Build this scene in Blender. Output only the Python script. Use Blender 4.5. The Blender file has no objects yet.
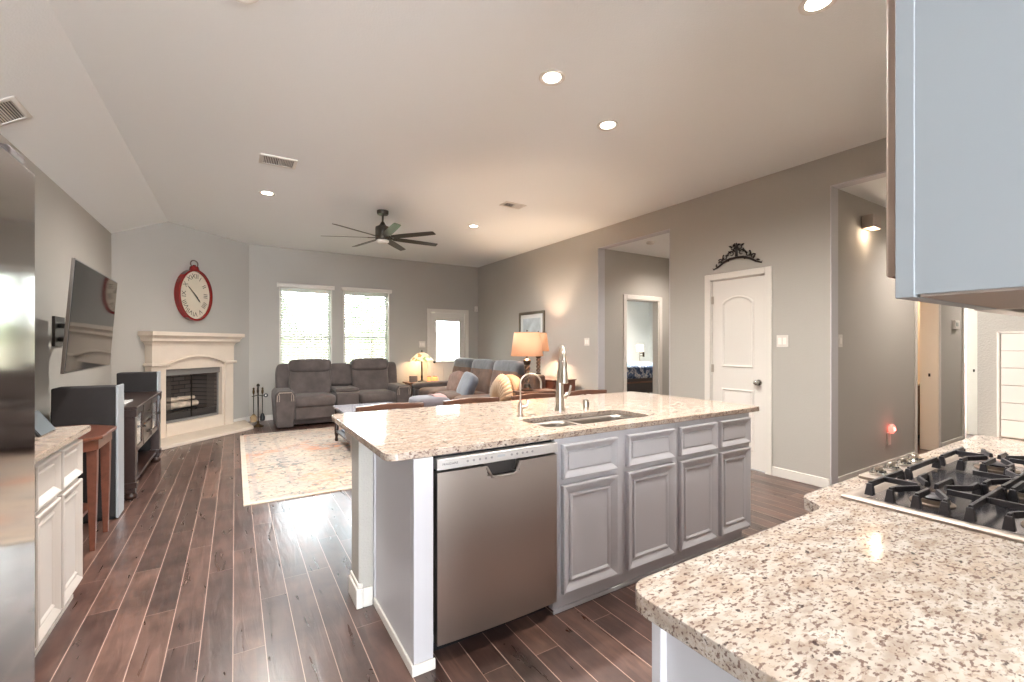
import bpy, bmesh, math, random
from mathutils import Vector, Matrix
random.seed(7)
sc = bpy.context.scene
COL = sc.collection
PI = math.pi

# ------------------------------------------------------------------ camera
cam_d = bpy.data.cameras.new('camera'); cam_o = bpy.data.objects.new('camera', cam_d); COL.objects.link(cam_o)
cam_d.sensor_width = 36.0; cam_d.lens = 448.0 / 1024 * 36; cam_d.shift_y = 4.0 / 1024
cam_d.clip_start = 0.02; cam_d.clip_end = 200
cam_o.location = (0, 0, 1.35)
cam_o.rotation_euler = (PI / 2, 0, -math.atan(277 / 448.0))
sc.camera = cam_o

# ------------------------------------------------------------------ view, world, light
vs = sc.view_settings
vs.view_transform = 'Standard'; vs.look = 'None'; vs.gamma = 1.0; vs.exposure = 1.74
vs.use_curve_mapping = False
world = bpy.data.worlds.new('sky'); sc.world = world; world.use_nodes = True
wn = world.node_tree
wn.nodes['Background'].inputs[0].default_value = (0.86, 0.93, 1.0, 1)
wn.nodes['Background'].inputs[1].default_value = 11.0
cy = sc.cycles
cy.use_denoising = True
cy.max_bounces = 10; cy.diffuse_bounces = 6; cy.glossy_bounces = 4; cy.transmission_bounces = 6
cy.sample_clamp_indirect = 6.0
cy.caustics_reflective = False; cy.caustics_refractive = False

def area_light(name, loc, rot, sx, sy, power, color=(1, 1, 1), portal=False, parent=None):
    l = bpy.data.lights.new(name, 'AREA'); l.shape = 'RECTANGLE'; l.size = sx; l.size_y = sy
    l.energy = power; l.color = color
    if portal: l.cycles.is_portal = True
    o = bpy.data.objects.new(name, l); COL.objects.link(o)
    o.location = loc; o.rotation_euler = rot
    if parent: o.parent = parent
    return o
# unseen area lights added behind the camera as daylight fill
area_light('added_rear_daylight', (0.1, -7.44, 1.55), (PI / 2, 0, 0), 3.6, 2.1, 270, (0.88, 0.94, 1.0))
area_light('added_left_daylight', (-1.30, -3.4, 1.65), (0, -PI / 2, 0), 1.3, 2.4, 45, (0.86, 0.93, 1.0))  # added fill aimed across the kitchen from the unseen left wall
# sky portals at the living room windows
area_light('sky_portal', (1.13, 9.36, 1.6), (PI / 2, 0, PI), 0.9, 1.7, 1, portal=True)
area_light('sky_portal', (2.25, 9.36, 1.6), (PI / 2, 0, PI), 0.9, 1.7, 1, portal=True)

# ------------------------------------------------------------------ materials
MATS = {}
def s2l(c):
    return tuple(((x / 255) / 12.92 if x / 255 <= 0.04045 else ((x / 255 + 0.055) / 1.055) ** 2.4) for x in c)
def mat(name, col=(200, 200, 200), rough=0.5, metal=0.0, var=0.0, vscale=8.0, bump=0.0, bscale=60.0,
        stretch=None, emit=None, estr=0.0, coat=0.0, sheen=0.0, trans=0.0, alpha=1.0, aniso=0.0, rvar=0.0):
    if name in MATS: return MATS[name]
    m = bpy.data.materials.new(name); m.use_nodes = True
    nt = m.node_tree; b = nt.nodes['Principled BSDF']
    c = s2l(col)
    b.inputs['Base Color'].default_value = (*c, 1)
    b.inputs['Roughness'].default_value = rough
    b.inputs['Metallic'].default_value = metal
    b.inputs['Coat Weight'].default_value = coat
    b.inputs['Sheen Weight'].default_value = sheen
    b.inputs['Transmission Weight'].default_value = trans
    b.inputs['Alpha'].default_value = alpha
    if aniso: b.inputs['Anisotropic'].default_value = aniso
    if emit:
        b.inputs['Emission Color'].default_value = (*s2l(emit), 1); b.inputs['Emission Strength'].default_value = estr
    if var or bump or rvar:
        tc = nt.nodes.new('ShaderNodeTexCoord'); mp = nt.nodes.new('ShaderNodeMapping')
        nt.links.new(tc.outputs['Object'], mp.inputs[0])
        if stretch: mp.inputs['Scale'].default_value = stretch
    if var:
        n = nt.nodes.new('ShaderNodeTexNoise'); n.inputs['Scale'].default_value = vscale; n.inputs['Detail'].default_value = 4
        nt.links.new(mp.outputs[0], n.inputs['Vector'])
        r = nt.nodes.new('ShaderNodeMapRange'); r.inputs[1].default_value = 0.3; r.inputs[2].default_value = 0.7
        r.inputs[3].default_value = 1 - var; r.inputs[4].default_value = 1 + var
        nt.links.new(n.outputs[0], r.inputs[0])
        mx = nt.nodes.new('ShaderNodeVectorMath'); mx.operation = 'SCALE'
        mx.inputs[0].default_value = c; nt.links.new(r.outputs[0], mx.inputs['Scale'])
        nt.links.new(mx.outputs[0], b.inputs['Base Color'])
    if rvar:
        n = nt.nodes.new('ShaderNodeTexNoise'); n.inputs['Scale'].default_value = vscale * 3
        nt.links.new(mp.outputs[0], n.inputs['Vector'])
        r = nt.nodes.new('ShaderNodeMapRange'); r.inputs[3].default_value = rough - rvar; r.inputs[4].default_value = rough + rvar
        nt.links.new(n.outputs[0], r.inputs[0]); nt.links.new(r.outputs[0], b.inputs['Roughness'])
    if bump:
        n = nt.nodes.new('ShaderNodeTexNoise'); n.inputs['Scale'].default_value = bscale; n.inputs['Detail'].default_value = 3
        nt.links.new(mp.outputs[0], n.inputs['Vector'])
        bp = nt.nodes.new('ShaderNodeBump'); bp.inputs['Strength'].default_value = bump; bp.inputs['Distance'].default_value = 0.01
        nt.links.new(n.outputs[0], bp.inputs['Height']); nt.links.new(bp.outputs[0], b.inputs['Normal'])
    MATS[name] = m
    return m

def spec(m, v):
    m.node_tree.nodes['Principled BSDF'].inputs['Specular IOR Level'].default_value = v; return m
def ramp(nt, src, stops, interp='LINEAR'):
    r = nt.nodes.new('ShaderNodeValToRGB'); r.color_ramp.interpolation = interp
    el = r.color_ramp.elements
    while len(el) > 1: el.remove(el[-1])
    el[0].position = stops[0][0]; el[0].color = (*s2l(stops[0][1]), 1)
    for p, c in stops[1:]:
        e = el.new(p); e.color = (*s2l(c), 1)
    if src is not None: nt.links.new(src, r.inputs[0])
    return r
def mathn(nt, op, a, b=None, c=None):
    n = nt.nodes.new('ShaderNodeMath'); n.operation = op
    for i, v in enumerate((a, b, c)):
        if v is None: continue
        if isinstance(v, (int, float)): n.inputs[i].default_value = v
        else: nt.links.new(v, n.inputs[i])
    return n.outputs[0]
def mixc(nt, fac, a, b, mode='MIX'):
    n = nt.nodes.new('ShaderNodeMix'); n.data_type = 'RGBA'; n.blend_type = mode
    if isinstance(fac, (int, float)): n.inputs[0].default_value = fac
    else: nt.links.new(fac, n.inputs[0])
    for i, v in ((6, a), (7, b)):
        if isinstance(v, tuple): n.inputs[i].default_value = (*s2l(v), 1)
        else: nt.links.new(v, n.inputs[i])
    return n.outputs[2]

def floor_mat():
    m = bpy.data.materials.new('wood_plank_floor'); m.use_nodes = True; nt = m.node_tree; b = nt.nodes['Principled BSDF']
    tc = nt.nodes.new('ShaderNodeTexCoord'); sp = nt.nodes.new('ShaderNodeSeparateXYZ'); nt.links.new(tc.outputs['Object'], sp.inputs[0])
    W = 0.1245
    xs = mathn(nt, 'DIVIDE', mathn(nt, 'ADD', sp.outputs[0], 10 * W + 0.008), W)
    row = mathn(nt, 'FLOOR', xs); fx = mathn(nt, 'FRACT', xs)
    wn1 = nt.nodes.new('ShaderNodeTexWhiteNoise'); wn1.noise_dimensions = '1D'; nt.links.new(row, wn1.inputs['W'])
    ys = mathn(nt, 'DIVIDE', mathn(nt, 'ADD', sp.outputs[1], mathn(nt, 'MULTIPLY', wn1.outputs['Value'], 5.0)), 1.15)
    pl = mathn(nt, 'FLOOR', ys); fy = mathn(nt, 'FRACT', ys)
    cb = nt.nodes.new('ShaderNodeCombineXYZ'); nt.links.new(row, cb.inputs[0]); nt.links.new(pl, cb.inputs[1])
    wn2 = nt.nodes.new('ShaderNodeTexWhiteNoise'); wn2.noise_dimensions = '3D'; nt.links.new(cb.outputs[0], wn2.inputs['Vector'])
    # grain
    mp = nt.nodes.new('ShaderNodeMapping'); mp.inputs['Scale'].default_value = (16, 2.2, 1)
    av = nt.nodes.new('ShaderNodeVectorMath'); av.operation = 'ADD'
    sc2 = nt.nodes.new('ShaderNodeVectorMath'); sc2.operation = 'SCALE'; sc2.inputs['Scale'].default_value = 7.3
    nt.links.new(wn2.outputs['Color'], sc2.inputs[0]); nt.links.new(tc.outputs['Object'], av.inputs[0]); nt.links.new(sc2.outputs[0], av.inputs[1])
    nt.links.new(av.outputs[0], mp.inputs[0])
    n1 = nt.nodes.new('ShaderNodeTexNoise'); n1.inputs['Scale'].default_value = 1.3; n1.inputs['Detail'].default_value = 6; n1.inputs['Distortion'].default_value = 0.9
    nt.links.new(mp.outputs[0], n1.inputs['Vector'])
    n2 = nt.nodes.new('ShaderNodeTexNoise'); n2.inputs['Scale'].default_value = 5; n2.inputs['Detail'].default_value = 5
    nt.links.new(av.outputs[0], n2.inputs['Vector'])
    base = ramp(nt, wn2.outputs['Value'], [(0, (80, 58, 52)), (0.35, (92, 68, 61)), (0.7, (104, 78, 69)), (1, (122, 92, 80))]).outputs[0]
    g = ramp(nt, n1.outputs[0], [(0.3, (190, 184, 180)), (0.5, (226, 222, 220)), (0.62, (255, 250, 246))]).outputs[0]
    c1 = mixc(nt, 0.85, base, g, 'MULTIPLY')
    g2 = ramp(nt, n2.outputs[0], [(0.35, (165, 160, 160)), (0.6, (255, 255, 255))]).outputs[0]
    c1 = mixc(nt, 0.7, c1, g2, 'MULTIPLY')
    # seams
    ex = mathn(nt, 'MINIMUM', fx, mathn(nt, 'SUBTRACT', 1.0, fx))
    ey = mathn(nt, 'MULTIPLY', mathn(nt, 'MINIMUM', fy, mathn(nt, 'SUBTRACT', 1.0, fy)), 1.15 / W)
    seam = mathn(nt, 'MAXIMUM', mathn(nt, 'LESS_THAN', ex, 0.014), mathn(nt, 'MULTIPLY', mathn(nt, 'LESS_THAN', ey, 0.012), 0.55))
    c2 = mixc(nt, seam, c1, (176, 148, 134))
    nt.links.new(c2, b.inputs['Base Color'])
    rr = nt.nodes.new('ShaderNodeMapRange'); rr.inputs[3].default_value = 0.2; rr.inputs[4].default_value = 0.42
    nt.links.new(n1.outputs[0], rr.inputs[0]); nt.links.new(rr.outputs[0], b.inputs['Roughness'])
    b.inputs['Coat Weight'].default_value = 0.15; b.inputs['Coat Roughness'].default_value = 0.2
    b.inputs['Specular IOR Level'].default_value = 0.7
    bp = nt.nodes.new('ShaderNodeBump'); bp.inputs['Strength'].default_value = 0.35; bp.inputs['Distance'].default_value = 0.006
    nt.links.new(n1.outputs[0], bp.inputs['Height']); nt.links.new(bp.outputs[0], b.inputs['Normal'])
    return m

def granite_mat(name='granite', base=((178, 167, 156), (157, 143, 131), (188, 179, 170)), amt=1.0, rot=0.0, scl=1.4):
    m = bpy.data.materials.new(name); m.use_nodes = True; nt = m.node_tree; b = nt.nodes['Principled BSDF']
    tc = nt.nodes.new('ShaderNodeTexCoord'); mp = nt.nodes.new('ShaderNodeMapping')
    mp.inputs['Rotation'].default_value = (0, 0, rot); mp.inputs['Scale'].default_value = (0.55 * scl, 1.0 * scl, 1.0 * scl)
    nt.links.new(tc.outputs['Object'], mp.inputs[0])
    def noise(s, d=3, dist=0.0, off=0.0):
        n = nt.nodes.new('ShaderNodeTexNoise'); n.inputs['Scale'].default_value = s; n.inputs['Detail'].default_value = d
        n.inputs['Distortion'].default_value = dist
        if off:
            m2 = nt.nodes.new('ShaderNodeVectorMath'); m2.operation = 'ADD'; m2.inputs[1].default_value = (off, off * 2, off)
            nt.links.new(mp.outputs[0], m2.inputs[0]); nt.links.new(m2.outputs[0], n.inputs['Vector'])
        else: nt.links.new(mp.outputs[0], n.inputs['Vector'])
        return n.outputs[0]
    col = ramp(nt, noise(22, 4), [(0.35, base[1]), (0.5, base[0]), (0.65, base[2])]).outputs[0]
    tan = ramp(nt, noise(9, 3, 0.5, 3.1), [(0.45, (0, 0, 0)), (0.62, (255, 255, 255))]).outputs[0]
    col = mixc(nt, mathn(nt, 'MULTIPLY', tan, 0.3 * amt), col, (168, 140, 116))
    grey = ramp(nt, noise(90, 2, 0.4, 7.7), [(0.55, (0, 0, 0)), (0.6, (255, 255, 255))]).outputs[0]
    col = mixc(nt, mathn(nt, 'MULTIPLY', grey, 0.6), col, (150, 132, 118))
    dark = ramp(nt, noise(110, 4, 0.2, 1.3), [(0.55, (0, 0, 0)), (0.62, (255, 255, 255))]).outputs[0]
    col = mixc(nt, mathn(nt, 'MULTIPLY', dark, 0.82), col, (96, 72, 64))
    blk = ramp(nt, noise(60, 4, 0.3, 5.9), [(0.63, (0, 0, 0)), (0.69, (255, 255, 255))]).outputs[0]
    col = mixc(nt, mathn(nt, 'MULTIPLY', blk, 0.9), col, (62, 48, 46))
    nt.links.new(col, b.inputs['Base Color'])
    b.inputs['Roughness'].default_value = 0.08
    b.inputs['Specular IOR Level'].default_value = 0.55
    return m

def rug_mat():
    m = bpy.data.materials.new('faded_oriental_rug'); m.use_nodes = True; nt = m.node_tree; b = nt.nodes['Principled BSDF']
    tc = nt.nodes.new('ShaderNodeTexCoord'); sp = nt.nodes.new('ShaderNodeSeparateXYZ'); nt.links.new(tc.outputs['Object'], sp.inputs[0])
    def noise(s, d, dist=0.0, st=(1, 1, 1), off=0):
        mp = nt.nodes.new('ShaderNodeMapping'); mp.inputs['Scale'].default_value = st; mp.inputs['Location'].default_value = (off, off, 0)
        nt.links.new(tc.outputs['Object'], mp.inputs[0])
        n = nt.nodes.new('ShaderNodeTexNoise'); n.inputs['Scale'].default_value = s; n.inputs['Detail'].default_value = d; n.inputs['Distortion'].default_value = dist
        nt.links.new(mp.outputs[0], n.inputs['Vector']); return n.outputs[0]
    col = ramp(nt, noise(14, 5), [(0.35, (160, 146, 130)), (0.5, (190, 174, 154)), (0.65, (172, 152, 138))]).outputs[0]
    org = ramp(nt, noise(1.3, 3, 0.6, (1, 1, 1), 4), [(0.5, (0, 0, 0)), (0.62, (255, 255, 255))]).outputs[0]
    strk = ramp(nt, noise(9, 4, 1.2, (0.6, 1, 1), 9), [(0.45, (0, 0, 0)), (0.56, (255, 255, 255))]).outputs[0]
    col = mixc(nt, mathn(nt, 'MULTIPLY', mathn(nt, 'MULTIPLY', org, strk), 0.85), col, (206, 132, 92))
    gr = ramp(nt, noise(2.0, 3, 0.4, (1, 1, 1), 13), [(0.5, (0, 0, 0)), (0.6, (255, 255, 255))]).outputs[0]
    col = mixc(nt, mathn(nt, 'MULTIPLY', gr, 0.55), col, (168, 158, 150))
    # ornamental motifs: voronoi flowers with dark blue-grey outlines
    vo = nt.nodes.new('ShaderNodeTexVoronoi'); vo.feature = 'DISTANCE_TO_EDGE'; vo.inputs['Scale'].default_value = 5.5
    dn = nt.nodes.new('ShaderNodeTexNoise'); dn.inputs['Scale'].default_value = 6; dn.inputs['Detail'].default_value = 3; nt.links.new(tc.outputs['Object'], dn.inputs['Vector'])
    dm = nt.nodes.new('ShaderNodeVectorMath'); dm.operation = 'MULTIPLY_ADD'; dm.inputs[1].default_value = (0.35, 0.35, 0)
    nt.links.new(dn.outputs[1], dm.inputs[0]); nt.links.new(tc.outputs['Object'], dm.inputs[2]); nt.links.new(dm.outputs[0], vo.inputs['Vector'])
    line = mathn(nt, 'LESS_THAN', vo.outputs['Distance'], 0.055)
    brk = ramp(nt, noise(11, 3, 0.5, (1, 1, 1), 2), [(0.5, (0, 0, 0)), (0.55, (255, 255, 255))]).outputs[0]
    col = mixc(nt, mathn(nt, 'MULTIPLY', mathn(nt, 'MULTIPLY', line, brk), 0.8), col, (92, 100, 102))
    spk = ramp(nt, noise(24, 3, 0.5, (1, 1, 1), 6), [(0.6, (0, 0, 0)), (0.66, (255, 255, 255))]).outputs[0]
    col = mixc(nt, mathn(nt, 'MULTIPLY', spk, 0.55), col, (176, 112, 92))
    # border bands (object origin at rug centre)
    ax = mathn(nt, 'SUBTRACT', 1.07, mathn(nt, 'ABSOLUTE', sp.outputs[0])); ay = mathn(nt, 'SUBTRACT', 1.70, mathn(nt, 'ABSOLUTE', sp.outputs[1]))
    e = mathn(nt, 'MINIMUM', ax, ay)
    def band(a, w_):
        return mathn(nt, 'LESS_THAN', mathn(nt, 'ABSOLUTE', mathn(nt, 'SUBTRACT', e, a)), w_)
    col = mixc(nt, mathn(nt, 'MULTIPLY', band(0.10, 0.02), 0.45), col, (150, 142, 138))
    col = mixc(nt, mathn(nt, 'MULTIPLY', band(0.42, 0.02), 0.45), col, (152, 138, 130))
    col = mixc(nt, mathn(nt, 'MULTIPLY', band(0.0, 0.05), 0.6), col, (206, 196, 178))
    nt.links.new(col, b.inputs['Base Color']); b.inputs['Roughness'].default_value = 0.95; b.inputs['Sheen Weight'].default_value = 0.2
    return m

WALL = mat('greige_wall_paint', (174, 169, 161), 0.88, var=0.02, vscale=1.2, bump=0.25, bscale=130)
CEIL = mat('ceiling_paint', (230, 231, 230), 0.92, bump=0.15, bscale=90)
TRIM = mat('white_trim_paint', (214, 208, 200), 0.45)
CAB = mat('grey_cabinet_paint', (184, 181, 183), 0.38)
CABW = mat('light_cabinet_paint', (184, 175, 167), 0.4)
STEEL = mat('brushed_stainless', (186, 177, 168), 0.33, 1.0, bump=0.06, bscale=30, stretch=(40, 40, 1), aniso=0.4, rvar=0.04)
STEELH = mat('brushed_stainless_horizontal', (190, 184, 178), 0.3, 1.0, var=0.03, vscale=3, bump=0.05, bscale=30, stretch=(1, 1, 40), aniso=0.4)
NICKEL = mat('brushed_nickel', (186, 176, 164), 0.28, 1.0)
CHROME = mat('chrome', (214, 212, 208), 0.1, 1.0)
BLACK = mat('black_plastic', (22, 22, 24), 0.4)
IRON = mat('cast_iron', (64, 62, 66), 0.42, 0.4, bump=0.15, bscale=200)
BRONZE = mat('dark_bronze', (54, 48, 42), 0.4, 0.7)
GRAN = granite_mat()
GRANT = granite_mat('tan_granite', ((168, 152, 138), (148, 130, 116), (180, 168, 155)), 0.8)
STONE = mat('cast_stone', (212, 197, 180), 0.7, var=0.04, vscale=5, bump=0.1, bscale=50)
SOFA = mat('grey_microsuede', (86, 77, 74), 0.9, var=0.25, vscale=6, bump=0.35, bscale=14, sheen=0.15)
SOFAB = mat('taupe_suede', (96, 72, 58), 0.85, var=0.3, vscale=6, bump=0.35, bscale=14, sheen=0.1)
PIPING = mat('pale_piping', (172, 156, 142), 0.7)
WOODR = mat('reddish_wood', (108, 64, 48), 0.28, var=0.18, vscale=5, stretch=(6, 1, 6), coat=0.3)
WOODD = mat('dark_espresso_wood', (50, 32, 26), 0.3, var=0.2, vscale=6, stretch=(6, 1, 6), coat=0.3)
WOODM = mat('mid_brown_wood', (120, 80, 56), 0.4, var=0.2, vscale=6, stretch=(4, 1, 4))
GLASSD = mat('dark_glass', (26, 24, 26), 0.06, 0.0, coat=1.0)
def glass_mat():
    m = bpy.data.materials.new('window_glass'); m.use_nodes = True; nt = m.node_tree
    for n in list(nt.nodes):
        if n.type == 'BSDF_PRINCIPLED': nt.nodes.remove(n)
    out = [n for n in nt.nodes if n.type == 'OUTPUT_MATERIAL'][0]
    t = nt.nodes.new('ShaderNodeBsdfTransparent'); t.inputs[0].default_value = (0.95, 0.97, 0.96, 1)
    g = nt.nodes.new('ShaderNodeBsdfGlossy'); g.inputs['Roughness'].default_value = 0.02
    f = nt.nodes.new('ShaderNodeFresnel'); f.inputs[0].default_value = 1.45
    mx = nt.nodes.new('ShaderNodeMixShader'); nt.links.new(f.outputs[0], mx.inputs[0]); nt.links.new(t.outputs[0], mx.inputs[1]); nt.links.new(g.outputs[0], mx.inputs[2])
    nt.links.new(mx.outputs[0], out.inputs[0]); return m
GLASS = glass_mat()

# ------------------------------------------------------------------ geometry helpers
class MB:
    def __init__(s): s.bm = bmesh.new(); s.M = Matrix.Identity(4)
    def v(s, co): return s.bm.verts.new(s.M @ Vector(co))
    def box(s, x0, x1, y0, y1, z0, z1):
        vs_ = [s.v((x, y, z)) for z in (z0, z1) for y in (y0, y1) for x in (x0, x1)]
        for f in ((0, 2, 3, 1), (4, 5, 7, 6), (0, 1, 5, 4), (2, 6, 7, 3), (0, 4, 6, 2), (1, 3, 7, 5)):
            s.bm.faces.new([vs_[i] for i in f])
        return s
    def rings(s, rings, cap=True, close=False):
        R = [[s.v(p) for p in r] for r in rings]; n = len(R[0])
        m = len(R)
        for i in range(m if close else m - 1):
            a, b = R[i], R[(i + 1) % m]
            for j in range(n):
                s.bm.faces.new((a[j], a[(j + 1) % n], b[(j + 1) % n], b[j]))
        if cap and not close:
            s.bm.faces.new(list(reversed(R[0]))); s.bm.faces.new(R[-1])
        return s
    def lathe(s, prof, c=(0, 0, 0), n=24, cap=True):
        cx, cy_, cz = c
        return s.rings([[(cx + r * math.cos(2 * PI * j / n), cy_ + r * math.sin(2 * PI * j / n), cz + z) for j in range(n)] for r, z in prof], cap)
    def cyl(s, p0, p1, r0, r1=None, n=16):
        r1 = r0 if r1 is None else r1
        return s.tube([p0, p1], [r0, r1], n)
    def tube(s, pts, r, n=10, close=False):
        pts = [Vector(p) for p in pts]; rs = r if isinstance(r, (list, tuple)) else [r] * len(pts)
        rings = []; up = None
        for i, p in enumerate(pts):
            if close: d = pts[(i + 1) % len(pts)] - pts[i - 1]
            else: d = pts[min(i + 1, len(pts) - 1)] - pts[max(i - 1, 0)]
            d.normalize()
            if up is None: up = Vector((0, 0, 1)) if abs(d.z) < 0.9 else Vector((1, 0, 0))
            a = d.cross(up); a.normalize(); b = a.cross(d); b.normalize(); up = b
            rings.append([tuple(p + (a * math.cos(2 * PI * j / n) + b * math.sin(2 * PI * j / n)) * rs[i]) for j in range(n)])
        return s.rings(rings, True, close)
    def prism(s, poly, z0, z1):
        return s.rings([[(x, y, z0) for x, y in poly], [(x, y, z1) for x, y in poly]])
    def extr(s, poly, fn, t0, t1):
        return s.rings([[fn(a, b, t0) for a, b in poly], [fn(a, b, t1) for a, b in poly]])
    def puff(s, c, size, e=0.5, n=20, m=14, ez=None):
        cx, cy_, cz = c; a, b, h = size[0] / 2, size[1] / 2, size[2] / 2; ez = e if ez is None else ez
        pw = lambda t, k: math.copysign(abs(t) ** k, t)
        rings = []
        for i in range(1, m):
            ph = -PI / 2 + PI * i / m
            rings.append([(cx + a * pw(math.cos(ph), ez) * pw(math.cos(2 * PI * j / n), e), cy_ + b * pw(math.cos(ph), ez) * pw(math.sin(2 * PI * j / n), e), cz + h * pw(math.sin(ph), ez)) for j in range(n)])
        return s.rings(rings)
    def slab(s, outer, holes, z0, z1):
        for z, flip in ((z1, False), (z0, True)):
            edges = []
            for loop in [outer] + holes:
                vs_ = [s.v((x, y, z)) for x, y in loop]
                for i in range(len(vs_)): edges.append(s.bm.edges.new((vs_[i], vs_[(i + 1) % len(vs_)])))
            g = bmesh.ops.triangle_fill(s.bm, use_beauty=True, use_dissolve=False, edges=edges, normal=(0, 0, -1 if flip else 1))
        for loop in [outer] + holes:
            a = [s.v((x, y, z0)) for x, y in loop]; b = [s.v((x, y, z1)) for x, y in loop]
            for i in range(len(a)):
                j = (i + 1) % len(a); s.bm.faces.new((a[i], a[j], b[j], b[i]))
        bmesh.ops.remove_doubles(s.bm, verts=s.bm.verts, dist=1e-5)
        return s
    def panel(s, fn, u0, u1, v0, v1, loops):
        """concentric rectangles on a plane: fn(u, v, depth) -> xyz"""
        R = [[fn(u0 + i, v0 + i, d), fn(u1 - i, v0 + i, d), fn(u1 - i, v1 - i, d), fn(u0 + i, v1 - i, d)] for i, d in loops]
        return s.rings(R)
    def merge(s, d=1e-5): bmesh.ops.remove_doubles(s.bm, verts=s.bm.verts, dist=d); return s
    def build(s, name, m, parent=None, bevel=0.0, seg=2, smooth=None, local=False, subsurf=0, angle=38, origin=True):
        bmesh.ops.recalc_face_normals(s.bm, faces=s.bm.faces)
        me = bpy.data.meshes.new(name); o = bpy.data.objects.new(name, me); COL.objects.link(o)
        if parent is not None:
            o.parent = parent
            if not local:
                s.bm.transform(WM[parent.name].inverted())
            WM[o.name] = WM[parent.name].copy()
        elif not local and origin:
            xs = [v.co for v in s.bm.verts]
            c = Vector(((min(p.x for p in xs) + max(p.x for p in xs)) / 2, (min(p.y for p in xs) + max(p.y for p in xs)) / 2, min(p.z for p in xs)))
            s.bm.transform(Matrix.Translation(-c)); o.location = c; WM[o.name] = Matrix.Translation(c)
        else: WM[o.name] = Matrix.Identity(4)
        s.bm.to_mesh(me); s.bm.free()
        me.materials.append(m)
        me.shade_smooth()
        if bevel:
            b = o.modifiers.new('bevel', 'BEVEL'); b.width = bevel; b.segments = seg; b.limit_method = 'ANGLE'; b.angle_limit = math.radians(35); b.harden_normals = True
        if subsurf:
            ss = o.modifiers.new('subsurf', 'SUBSURF'); ss.levels = subsurf; ss.render_levels = subsurf
        if not smooth: me.set_sharp_from_angle(angle=math.radians(angle))
        return o
WM = {}
def thing(name, label, cat, loc=(0, 0, 0), rotz=0.0, group=None):
    o = bpy.data.objects.new(name, None); COL.objects.link(o); o.empty_display_size = 0.1
    o.location = loc; o.rotation_euler = (0, 0, rotz); o['label'] = label; o['category'] = cat
    if group: o['group'] = group
    WM[o.name] = Matrix.Translation(Vector(loc)) @ Matrix.Rotation(rotz, 4, 'Z')
    return o
def tag(o, label, cat, group=None):
    o['label'] = label; o['category'] = cat
    if group: o['group'] = group
    return o
def struct(o): o['kind'] = 'structure'; return o
def dup(root, loc=None, rotz=None, label=None):
    r = root.copy(); COL.objects.link(r)
    if loc is not None: r.location = loc
    if rotz is not None: r.rotation_euler = (0, 0, rotz)
    if label: r['label'] = label
    WM[r.name] = Matrix.Translation(r.location) @ Matrix.Rotation(r.rotation_euler.z, 4, 'Z')
    for ch in list(root.children):
        c = ch.copy(); COL.objects.link(c); c.parent = r
        for g in list(ch.children):
            d = g.copy(); COL.objects.link(d); d.parent = c
    return r
def rrect(x0, x1, y0, y1, r, n=5):
    out = []
    for cx, cy_, a0 in ((x1 - r, y1 - r, 0), (x0 + r, y1 - r, PI / 2), (x0 + r, y0 + r, PI), (x1 - r, y0 + r, 3 * PI / 2)):
        for i in range(n + 1):
            a = a0 + PI / 2 * i / n; out.append((cx + r * math.cos(a), cy_ + r * math.sin(a)))
    return out
def wall_holes(mb, axis, a0, a1, t0, t1, z0, z1, holes):
    """wall running along axis ('x' or 'y') with rectangular openings (a0,a1,z0,z1)"""
    cuts = sorted(set([a0, a1] + [h for q in holes for h in q[:2]]))
    for p, q in zip(cuts[:-1], cuts[1:]):
        hs = sorted([h for h in holes if h[0] <= p + 1e-6 and h[1] >= q - 1e-6], key=lambda h: h[2])
        z = z0
        for h in hs + [(0, 0, z1, z1)]:
            if h[2] > z + 1e-6:
                if axis == 'x': mb.box(p, q, t0, t1, z, h[2])
                else: mb.box(t0, t1, p, q, z, h[2])
            z = max(z, h[3])
    return mb
def text_mesh(mb, s_, size, fn, depth=0.001):
    """adds lettering to a mesh: fn(u, v, d)"""
    cu = bpy.data.curves.new('lettering', 'FONT'); cu.body = s_; cu.size = size; cu.extrude = 0.0; cu.resolution_u = 2
    ob = bpy.data.objects.new('lettering', cu); COL.objects.link(ob)
    dg = bpy.context.evaluated_depsgraph_get(); me = ob.evaluated_get(dg).to_mesh()
    vs_ = [mb.v(fn(v.co.x, v.co.y, depth)) for v in me.vertices]
    for p in me.polygons:
        try: mb.bm.faces.new([vs_[i] for i in p.vertices])
        except ValueError: pass
    ob.evaluated_get(dg).to_mesh_clear(); bpy.data.objects.remove(ob); bpy.data.curves.remove(cu)
    return mb

# ================================================================== SETTING
H = 3.126; HX = 2.84
XL, XR, YB = -1.34, 4.74, 9.15
S = struct
S(MB().box(-3.5, 14.0, -7.8, 10.0, -0.1, 0.0).build('floor', floor_mat(), origin=False, local=True))
S(MB().box(-0.82, 4.9, -7.7, 9.4, H, H + 0.12).box(4.9, 14.0, 4.9, 9.5, H - 0.28, H - 0.2).build('ceiling', CEIL))
S(MB().extr([(-1.36, 2.77 - 0.0137), (-0.82, H), (-0.82, H + 0.12), (-1.6, H + 0.12), (-1.6, 2.6)], lambda a, b, t: (a, t, b), -7.7, 9.4).build('ceiling_slope', CEIL))
S(MB().box(4.87, 6.6, 3.4, 5.3, HX, HX + 0.08).build('ceiling_niche', CEIL))
S(MB().box(4.87, 10.4, 0.5, 2.2, HX, HX + 0.08).build('ceiling_hall', CEIL))
S(wall_holes(MB(), 'y', -7.7, 9.3, XL - 0.14, XL, 0, 3.2, [(-4.6, -2.2, 1.0, 2.3)]).merge().build('wall_left', WALL))
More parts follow.
